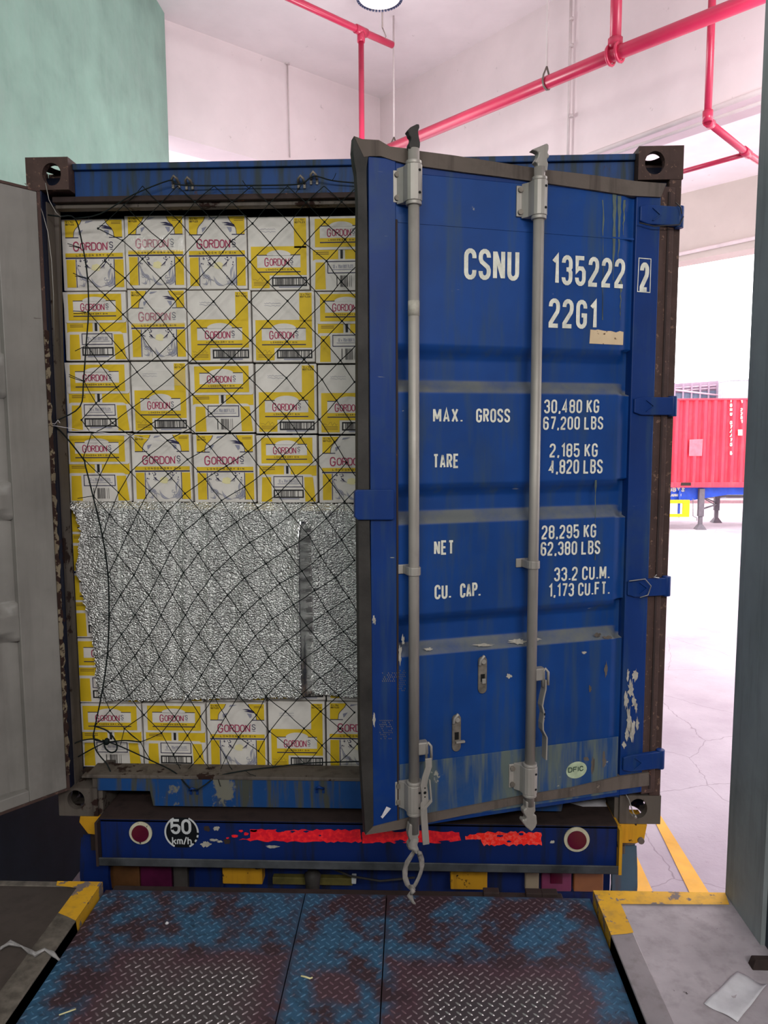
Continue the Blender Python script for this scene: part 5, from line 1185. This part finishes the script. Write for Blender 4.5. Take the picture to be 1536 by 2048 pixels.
b.flat = True; part('sign_print', b, m_signw, sg)
# red reflective tape: torn pieces
def bp(pts, name, mat, dy=.002, l=None):
    b = MB(); q = [onY(x_, y_, BY-dy) for x_, y_ in pts]; b.poly([tuple(p) for p in q]); b.flat = True; return part(name, b, mat, tr, 0, l)
rn = random.Random(9)
def jagged(pts, amp=2.0, step=7):
    out = []
    for (xa, ya), (xb, yb_) in zip(pts, pts[1:]+pts[:1]):
        L_n = max(1, int(math.hypot(xb-xa, yb_-ya)/step))
        for i in range(L_n): out.append((xa+(xb-xa)*i/L_n+rn.uniform(-amp, amp)*.4, ya+(yb_-ya)*i/L_n+rn.uniform(-amp, amp)))
    return out
bp(jagged([(500, 1659), (560, 1660), (640, 1660), (720, 1660), (724, 1684), (640, 1684), (560, 1683), (478, 1680), (500, 1676)]), 'red_tape', m_tape)
bp(jagged([(724, 1663), (760, 1664), (850, 1660), (918, 1665), (922, 1682), (860, 1686), (724, 1685)]), 'red_tape', m_tape)
bp(jagged([(930, 1672), (970, 1665), (985, 1664), (1083, 1665), (1083, 1690), (968, 1690), (960, 1680), (932, 1680)], 2.6, 5), 'red_tape', m_tapeh, l='brightest torn piece of red reflective tape')
for i, (cx, cy_, rx, ry) in enumerate(((470, 1672, 8, 4), (482, 1662, 5, 3), (492, 1668, 6, 4), (455, 1676, 4, 2), (508, 1661, 9, 4))): bp(blob(cx, cy_, rx, ry, 70+i), 'red_tape', m_tape)
for i, (cx, cy_, rx, ry) in enumerate(((560, 1661, 14, 4), (585, 1663, 6, 3), (1000, 1672, 8, 3), (1042, 1668, 7, 3), (955, 1682, 8, 4), (850, 1668, 6, 3), (800, 1683, 14, 4), (1018, 1683, 6, 2.5), (640, 1671, 3, 2), (890, 1684, 15, 4), (612, 1663, 6, 3))): bp(blob(cx, cy_, rx, ry, 90+i), 'tape_hole', m_bumper, .0034)
for i, (cx, cy_, rx, ry) in enumerate(((433, 1657, 8, 6), (411, 1689, 13, 8), (428, 1680, 12, 4), (545, 1693, 16, 4), (440, 1683, 8, 3), (1105, 1684, 8, 4))): bp(blob(cx, cy_, rx, ry, 120+i, 20, .6), 'paint_flake', m_flake, .002)
bp(blob(414, 1657, 8, 8, 140), 'paint_flake', m_rustd, .002); bp(blob(454, 1683, 9, 7, 141), 'paint_flake', m_rustd, .002)
# twist lock brackets
b = MB(); q = [(-1.135, -.004), (-1.03, -.004), (-1.03, -.075), (-1.06, -.085), (-1.105, -.08), (-1.14, -.03)]
b.hexa([(x_, .0, z_) for x_, z_ in q], [(x_, .12, z_) for x_, z_ in q]); part('twist_lock_bracket', b, m_ypd, tr, .003, 'chipped yellow bracket under the bottom left casting')
b = MB(); b.tube([(-1.075, .05, -.08), (-1.075, .05, -.10)], .04, 14); b.box((-1.11, .03, -.17), (-1.06, .08, -.09)); part('twist_lock_stem', b, m_rustd, tr, .003)
b = MB(); q = [(1.05, -.004), (1.17, -.004), (1.16, -.07), (1.13, -.085), (1.05, -.085)]
b.hexa([(x_, .0, z_) for x_, z_ in q], [(x_, .12, z_) for x_, z_ in q]); part('twist_lock_bracket', b, m_ypd, tr, .003, 'orange-yellow bracket under the bottom right casting')
b = MB(); b.tube([(1.145, -.012, -.07), (1.145, .02, -.07)], .013, 12); b.tube([(1.1, .06, -.085), (1.1, .06, -.10)], .05, 16); b.box((1.06, .05, -.16), (1.1, .09, -.1)); part('twist_lock_stem', b, m_grease, tr, .002)
# chassis body below container
b = MB(); b.box((-.95, .3, -.30), (-.2, 5.8, -.02)); b.box((.2, .3, -.30), (.95, 5.8, -.02)); b.box((-.95, .28, -.35), (.95, .4, -.05)); part('chassis_rail', b, m_bumper, tr)
# tail light row, seen between bumper and leveller
TY = .10
def tl(px0, px1, py0, py1, name, mat, l=None, dep=.03, bev=.006, dy=0):
    a_, c_ = onY(px0, py1, TY+dy), onY(px1, py0, TY+dy); z_t = onY((px0+px1)/2, py0, TY+dy)[2]
    b = MB(); b.box((a_[0], TY+dy, a_[2]), (c_[0], TY+dy+dep, z_t)); return part(name, b, mat, tr, bev, l)
tl(216, 278, 1728, 1778, 'tail_lamp', m_shadeo, 'orange tail lamp in the left row'); tl(281, 342, 1728, 1778, 'tail_lamp', m_shadem, 'maroon tail lamp in the left row'); tl(347, 374, 1728, 1780, 'tail_lamp', m_shadeb, 'small grey-beige tail lamp in the left row')
tl(387, 444, 1726, 1782, 'bumper_bracket', m_bumper); tl(445, 524, 1730, 1768, 'buffer_block', m_ypd, 'yellow block on the left below the bumper', .06, .004, -.03)
tl(901, 975, 1740, 1779, 'buffer_block', m_ypd, 'yellow block on the right below the bumper', .06, .004, -.03)
tl(1050, 1079, 1735, 1782, 'tail_lamp', m_beige, 'small beige tail lamp in the right row'); tl(1083, 1144, 1735, 1783, 'tail_lamp', m_maroon, 'maroon tail lamp in the right row'); tl(1147, 1208, 1735, 1784, 'tail_lamp', m_orange, 'orange tail lamp in the right row')
tl(1101, 1126, 1735, 1768, 'lamp_window', m_lampred, None, .01, .002, -.008)
b = MB(); b.box((-1.2, TY+.05, -.45), (1.07, TY+.06, -.2)); part('lamp_panel', b, m_bumper, tr)
tl(545, 705, 1756, 1769, 'axle_bar', m_dull, 'dull yellow bar under the bumper', .03, .003, -.02)
tl(703, 712, 1755, 1768, 'bar_tip', m_signw, None, .03, .002, -.022)
a_ = onY(625, 1758, TY-.05); b = MB(); b.tube([a_+np.array([0, 0, .04]), a_+np.array([0, 0, .02]), a_+np.array([0, 0, -.02]), a_-np.array([0, 0, .05])], [.012, .035, .03, .03], 14); part('air_coupling', b, m_gasket, tr)
b = MB(); b.tube([onY(660, 1735, .05), onY(700, 1752, .04), onY(760, 1762, .03), onY(830, 1755, .04)], .005, 6); part('air_hose', b, m_gasket, tr)
# mudguards
b = MB(); pf = [(.03, -.14), (.01, -.22), (.0, -.30), (.02, -.42), (.06, -.52)]
b.grid([[(x_, y_+.05, z_) for y_, z_ in pf] for x_ in (1.052, 1.155)], True); b.grid([[(x_, y_+.07, z_) for y_, z_ in pf] for x_ in (1.052, 1.155)], True); part('mudguard', b, m_mud, tr, 0, 'blue-grey mudguard at the right, streaked brown')
b = MB(); b.grid([[(x_, y_+.05, z_) for y_, z_ in pf] for x_ in (-1.172, -1.05)], True); b.grid([[(x_, y_+.07, z_) for y_, z_ in pf] for x_ in (-1.172, -1.05)], True); part('mudguard', b, m_bumper, tr, 0, 'dark blue mudguard at the left')
# wheels and axle hidden mostly, carry the chassis
for sx in (-.92, .92):
    for yy in (1.3, 2.6):
        b = MB(); b.tube([(sx-.14, yy, GZ+.5), (sx+.14, yy, GZ+.5)], .5, 28); part('wheel', b, m_gasket, tr, .02)
b = MB(); b.tube([(-.9, 1.3, GZ+.5), (.9, 1.3, GZ+.5)], .07, 10); b.tube([(-.9, 2.6, GZ+.5), (.9, 2.6, GZ+.5)], .07, 10); b.box((-.5, 1.2, GZ+.5), (-.4, 2.7, -.1)); b.box((.4, 1.2, GZ+.5), (.5, 2.7, -.1)); part('axle', b, m_rustd, tr)
# paper on the bumper top
b = MB(); q = [(1137, 1594), (1150, 1592), (1208, 1591), (1213, 1600), (1211, 1606), (1214, 1613), (1165, 1613), (1140, 1606)]
pts = [onZ(x_, y_, zt+.009) for x_, y_ in q]; b.hexa([tuple(p) for p in pts], [(p[0], p[1], p[2]+.001) for p in pts]); tag(b.build('paper_scrap', m_paper, None, 0, tuple(pts[0])), 'torn white paper scrap lying on the trailer beam under the door', 'paper')
# wire out of the bottom right casting
b = MB(); b.tube([onY(1247, 1580, -.01), onY(1258, 1600, -.02), onY(1266, 1625, -.03), onY(1272, 1634, -.04)], .0022, 5); b.tube([onY(1269, 1630, -.035), onY(1272, 1636, -.045)], .005, 6)
tag(b.build('loose_wire', m_wire, None, 0, tuple(onY(1258, 1600, -.02))), 'short bright wire hanging over the bottom right corner casting', 'wire')
# ================================================================== THINGS ON THE PLATFORM AND DECK
b = MB(); q = [onZ(x_, y_, FZ) for x_, y_ in ((1475, 1945), (1535, 1976), (1518, 1998), (1475, 2046), (1408, 2010))]
n_ = 8; A0, B0, C0, D0 = q[0], q[1], q[3], q[4]
b.grid([[tuple((A0*(1-u)+B0*u)*(1-v)+(D0*(1-u)+C0*u)*v+np.array([0, 0, .0035+.0025*math.sin(u*7+v*3)+.002*math.sin(v*9)+(.008*max(0, u-.8)*5*(1-v))])) for u in np.linspace(0, 1, 12)] for v in np.linspace(0, 1, 12)], True)
o = b.build('paper_sheet', m_paper, None, 0, tuple(D0)); md = o.modifiers.new('th', 'SOLIDIFY'); md.thickness = .0006; tag(o, 'blank white paper sheet lying on the right platform floor', 'paper')
a_ = onZ(1497, 1950, FZ); c_ = onZ(1536, 1932, FZ)
b = MB(); b.hexa([(1.31, -.62, FZ), (1.6, -.62, FZ), (1.6, -.585, FZ), (1.31, -.585, FZ)], [(1.325, -.61, FZ+.03), (1.6, -.61, FZ+.03), (1.6, -.588, FZ+.03), (1.318, -.588, FZ+.03)])
tag(b.build('steel_bar', m_rustd, None, .003, (1.33, -.6, FZ)), 'dark steel bar on the platform floor against the right wall', 'bar')
b = MB(); P_ = [onZ(x_, y_, FZ+.006) for x_, y_ in ((0, 1900), (20, 1888), (45, 1893), (60, 1905), (72, 1912), (90, 1900), (105, 1908), (118, 1922))]
for dz_ in (0, .004): b.tube([p+np.array([0, .004*math.sin(i*2+dz_*500), .003*math.sin(i*1.7+dz_*300)+.003]) for i, p in enumerate(P_)], [.004, .007, .003, .006, .008, .005, .007, .003], 5)
tag(b.build('plastic_strip', m_plastic, None, 0, tuple(P_[5])), 'crumpled clear plastic strip hanging over the left platform edge', 'plastic strip')
def twig(pts, r_, mat, name, label, cat):
    b = MB(); P_ = [onZ(x_, y_, PZ+.005) for x_, y_ in pts]; b.tube(P_, r_, 6); tag(b.build(name, mat, None, 0, tuple(P_[0])), label, cat)
twig([(602, 1952), (612, 1954), (620, 1957), (625, 1955)], .0028, m_pale, 'wood_splinter', 'short pale wood splinter on the middle strip of the leveler', 'splinter')
twig([(118, 2030), (135, 2024), (152, 2018)], .0022, m_pale, 'straw', 'thin pale straw on the near left of the leveler', 'straw')
b = MB(); p = onZ(334, 1846, PZ+.004); b.tube([p-np.array([.006, 0, .003]), p, p+np.array([.006, 0, 0])], [.003, .006, .003], 7); tag(b.build('paper_crumb', m_paper, None, 0, tuple(p)), 'small white crumb on the left of the leveler', 'crumb')
# ================================================================== YARD BEYOND
RY = 19.8; pl, prr = onY(1345, 975, RY), onY(1496, 975, RY)
zb_, zt_ = -.057, 2.61
rc = thing('red_container', 'faded red ribbed shipping container on a blue trailer across the yard', 'shipping container', (9.2, RY, zb_))
X0r, X1r = 2.5, 14.7
b = MB(); prof = []; x_ = X0r+.15; k = 0
while x_ < X1r-.15:
    prof += [(x_, RY), (x_+.06, RY+.08), (x_+.14, RY+.08), (x_+.2, RY)]; x_ += .28
b.grid([[(px_, py_, z_) for px_, py_ in prof] for z_ in (zb_+.16, zt_-.06)], False); b.build('ribbed_side', m_rcont, rc)
b = MB(); b.box((X0r, RY-.01, zb_), (X1r, RY+.08, zb_+.16)); b.build('bottom_rail', m_rcont, rc, .01)
b = MB(); b.box((X0r, RY-.01, zt_-.06), (X1r, RY+.08, zt_)); b.build('top_rail', m_rcont, rc, .01)
b = MB(); b.box((X0r, RY+.10, zb_+.05), (X1r, RY+2.43, zt_-.02)); b.build('shell', m_rcont, rc)
for xx in (X0r, X1r-.16):
    b = MB(); b.box((xx, RY-.015, zb_), (xx+.16, RY+.1, zt_)); b.build('corner_post', m_rcont, rc, .01)
def rp(pts, nm, mat, dy, par=rc):
    b = MB(); q = [onY(x_, y_, RY-dy) for x_, y_ in pts]; b.poly([tuple(p) for p in q]); b.flat = True; return b.build(nm, mat, par)
rp([(1361, 971.5), (1382, 971.5), (1382, 965), (1362, 965)], 'fork_pocket', m_rustd, .012)
rp([(1378, 912), (1404, 912), (1406, 878), (1379, 879)], 'faded_patch', m_rpatch, .003)
def vtext(s, cx, y0, dy_, hh, ww):
    b = MB(); k_ = (RY-CP[1])/FPX
    for i, ch in enumerate(s):
        if ch == ' ': continue
        p = onY(cx, y0+(i+1)*dy_, RY-.004)
        text(b, ch, lambda u, v: (p[0]-ww*k_/2+u, RY-.004, p[2]+v), hh*k_, ww*k_, .28, FN)
    b.flat = True; return b.build('lettering', m_white, rc)
vtext('TGHU 674476 5', 1462, 797, 8.7, 7.4, 4.6); vtext('1 22G1', 1483, 799, 8.0, 6.8, 4.2)
rp([(1476, 871), (1485, 871), (1485, 859), (1476, 859)], 'white_plate', m_white, .004)
# blue chassis trailer
yt = thing('yard_trailer', 'blue skeletal trailer with landing legs under the red container', 'trailer', (9.2, RY+.5, GZ))
b = MB(); b.hexa([(X0r, RY+.25, zb_-.42), (8.75, RY+.25, zb_-.42), (9.9, RY+.25, zb_-.24), (X1r, RY+.25, zb_-.20), (X1r, RY+.25, zb_), (X0r, RY+.25, zb_)], [(X0r, RY+.45, zb_-.42), (8.75, RY+.45, zb_-.42), (9.9, RY+.45, zb_-.24), (X1r, RY+.45, zb_-.20), (X1r, RY+.45, zb_), (X0r, RY+.45, zb_)]); b.build('chassis_beam', m_cblue, yt)
b = MB(); b.box((X0r, RY+1.7, zb_-.3), (X1r, RY+1.9, zb_)); b.build('chassis_beam', m_cblue, yt)
k_ = (RY+.25-CP[1])/FPX
for s, xa, xb, yb_, h_ in (('UBTS', 1336, 1369, 983.5, 8), ('EL:6268111', 1336, 1362, 993, 5)):
    b = MB(); p = onY(xa, yb_, RY+.24); text(b, s, lambda u, v: (p[0]+u, RY+.245, p[2]+v), h_*k_, (xb-xa)*k_, .24, FWIDE); b.flat = True; b.build('lettering', m_white, yt)
def leg(px0, px1, py0, py1, Y):
    a_, c_ = onY(px0, py0, Y), onY(px1, py0, Y); x0, x1 = a_[0], c_[0]; xm = (x0+x1)/2; w_ = x1-x0
    b = MB(); b.box((x0, Y, -.95), (x1, Y+.14, -.1)); b.box((x0+w_*.15, Y+.02, GZ+.12), (x1-w_*.15, Y+.12, -.95)); b.hexa([(xm-w_*.95, Y-.08, GZ), (xm+w_*.95, Y-.08, GZ), (xm+w_*.95, Y+.22, GZ), (xm-w_*.95, Y+.22, GZ)], [(xm-w_*.35, Y, GZ+.16), (xm+w_*.35, Y, GZ+.16), (xm+w_*.35, Y+.14, GZ+.16), (xm-w_*.35, Y+.14, GZ+.16)])
    b.build('landing_leg', m_leg, yt, .01); return xm
xa_ = leg(1399, 1410, 985, 1060, RY+.1); xb_ = leg(1431, 1441, 985, 1053, RY+1.9)
b = MB(); b.tube([(xa_, RY+.2, -.75), (xb_, RY+1.95, -.75)], .03, 8); b.tube([(xa_, RY+.2, -.35), (xb_, RY+1.95, -.8)], .02, 6); b.tube([(xa_, RY+.2, -.8), (xa_+.3, RY+1.0, -.4), (xb_, RY+1.95, -.7)], .02, 6); b.build('leg_brace', m_leg, yt)
b = MB(); p0_, p1_ = onY(1386, 997, RY+.05), onY(1386, 1032, RY+.05); p2_ = onY(1394, 1036, RY+.05); b.tube([p0_, p1_, p2_, (p2_[0], RY+.05, p2_[2]-.08)], .012, 6); b.build('crank_handle', m_leg, yt)
# yellow side guard
p0_, p1_ = onY(1380, 1000, RY+.02), onY(1380, 1034, RY+.02); xg = p0_[0]; zt2, zb2 = p0_[2], p1_[2]
b = MB(); b.box((4.6, RY+.02, zt2-.1), (xg, RY+.1, zt2)); b.box((4.6, RY+.02, zb2), (xg, RY+.1, zb2+.09)); b.box((xg-.2, RY+.02, zb2+.09), (xg, RY+.1, zt2-.1)); b.build('side_guard', m_cyel, yt, .008)
b = MB(); b.box((xg-.3, RY+.12, zb2-.02), (xg-.25, RY+.2, zb_-.1)); b.build('guard_post', m_cblue, yt)
for xx in (4.0, 5.3, 6.6):
    for yy in (RY+.35, RY+1.9): b = MB(); b.tube([(xx, yy-.14, GZ+.5), (xx, yy+.14, GZ+.5)], .5, 24); b.build('wheel', m_gasket, yt)
# white reefer behind, low kerb
wc = thing('white_container', 'white container with slotted vents standing behind the yard trailer', 'shipping container', (12, 31, GZ))
b = MB(); b.box((8, 31, GZ+.3), (22, 33.4, GZ+2.4)); b.build('shell', m_wcont, wc)
b = MB()
zq = onY(1450, 1000, 30.98)
for i in range(3):
    for j in range(11):
        p = onY(1444.5+i*2.8, 996+j*3.4, 30.98); b.poly([(p[0], 30.98, p[2]), (p[0]+.03, 30.98, p[2]), (p[0]+.03, 30.98, p[2]+.05), (p[0], 30.98, p[2]+.05)])
b.flat = True; b.build('vent_slots', m_vent, wc)
b = MB(); b.box((2, 28.6, GZ), (30, 29.0, GZ+.12)); struct(b.build('kerb', m_kerb))
# far shed and block wall above the red container
SY = 48.0
sh = thing('open_shed', 'mauve open-sided shed with rails above the red container', 'shed', (18, SY, GZ))
a_, c_ = onY(1346, 776, SY), onY(1463, 768, SY)
sx0, sx1 = a_[0], c_[0]
def sl(x_, base_, k_): return base_+(x_-sx0)*k_
kk = (c_[2]-a_[2])/(sx1-sx0)
def bar(py0, py1, Y, mat, name, d_=.1):
    z0_, z1_ = onY(1346, py1, Y)[2], onY(1346, py0, Y)[2]
    b = MB(); b.hexa([(sx0-9, Y, z0_-9*kk), (sx1, Y, sl(sx1, z0_, kk)), (sx1, Y+d_, sl(sx1, z0_, kk)), (sx0-9, Y+d_, z0_-9*kk)], [(sx0-9, Y, z1_-9*kk), (sx1, Y, sl(sx1, z1_, kk)), (sx1, Y+d_, sl(sx1, z1_, kk)), (sx0-9, Y+d_, z1_-9*kk)]); return b.build(name, mat, sh)
bar(768, 835, SY+.5, m_shed, 'cladding', .3); bar(775, 777, SY+.3, m_shedr, 'shed_rail'); bar(781, 782.5, SY+.28, m_shedr, 'shed_rail'); bar(787, 800, SY+.35, m_shedd, 'dark_opening')
b = MB()
for i in range(7):
    p = onY(1350+i*17, 775, SY+.2); b.box((p[0]-.05, SY+.2, GZ), (p[0]+.05, SY+.28, p[2]+.3))
b.build('shed_post', m_shed, sh)
p0_, p1_ = onY(1350, 780, SY+.2), onY(1450, 792, SY+.2); MB().tube([p0_, p1_], .06, 6).build('shed_brace', m_shedr, sh)
SY = 46.0; a_ = onY(1463, 764, SY-.5); b = MB(); b.box((a_[0], SY-.5, GZ), (a_[0]+6, SY+1.5, a_[2]+.1)); b.box((a_[0]-.02, SY-.55, a_[2]+.1), (a_[0]+6.05, SY+1.5, a_[2]+.22)); tag(b.build('block_building', m_block, None, 0, (a_[0], SY, GZ)), 'pale grey block building beyond the red container at far right', 'building')
for o in bpy.data.objects:
    if '_o' in o: del o['_o']
bpy.context.view_layer.update()
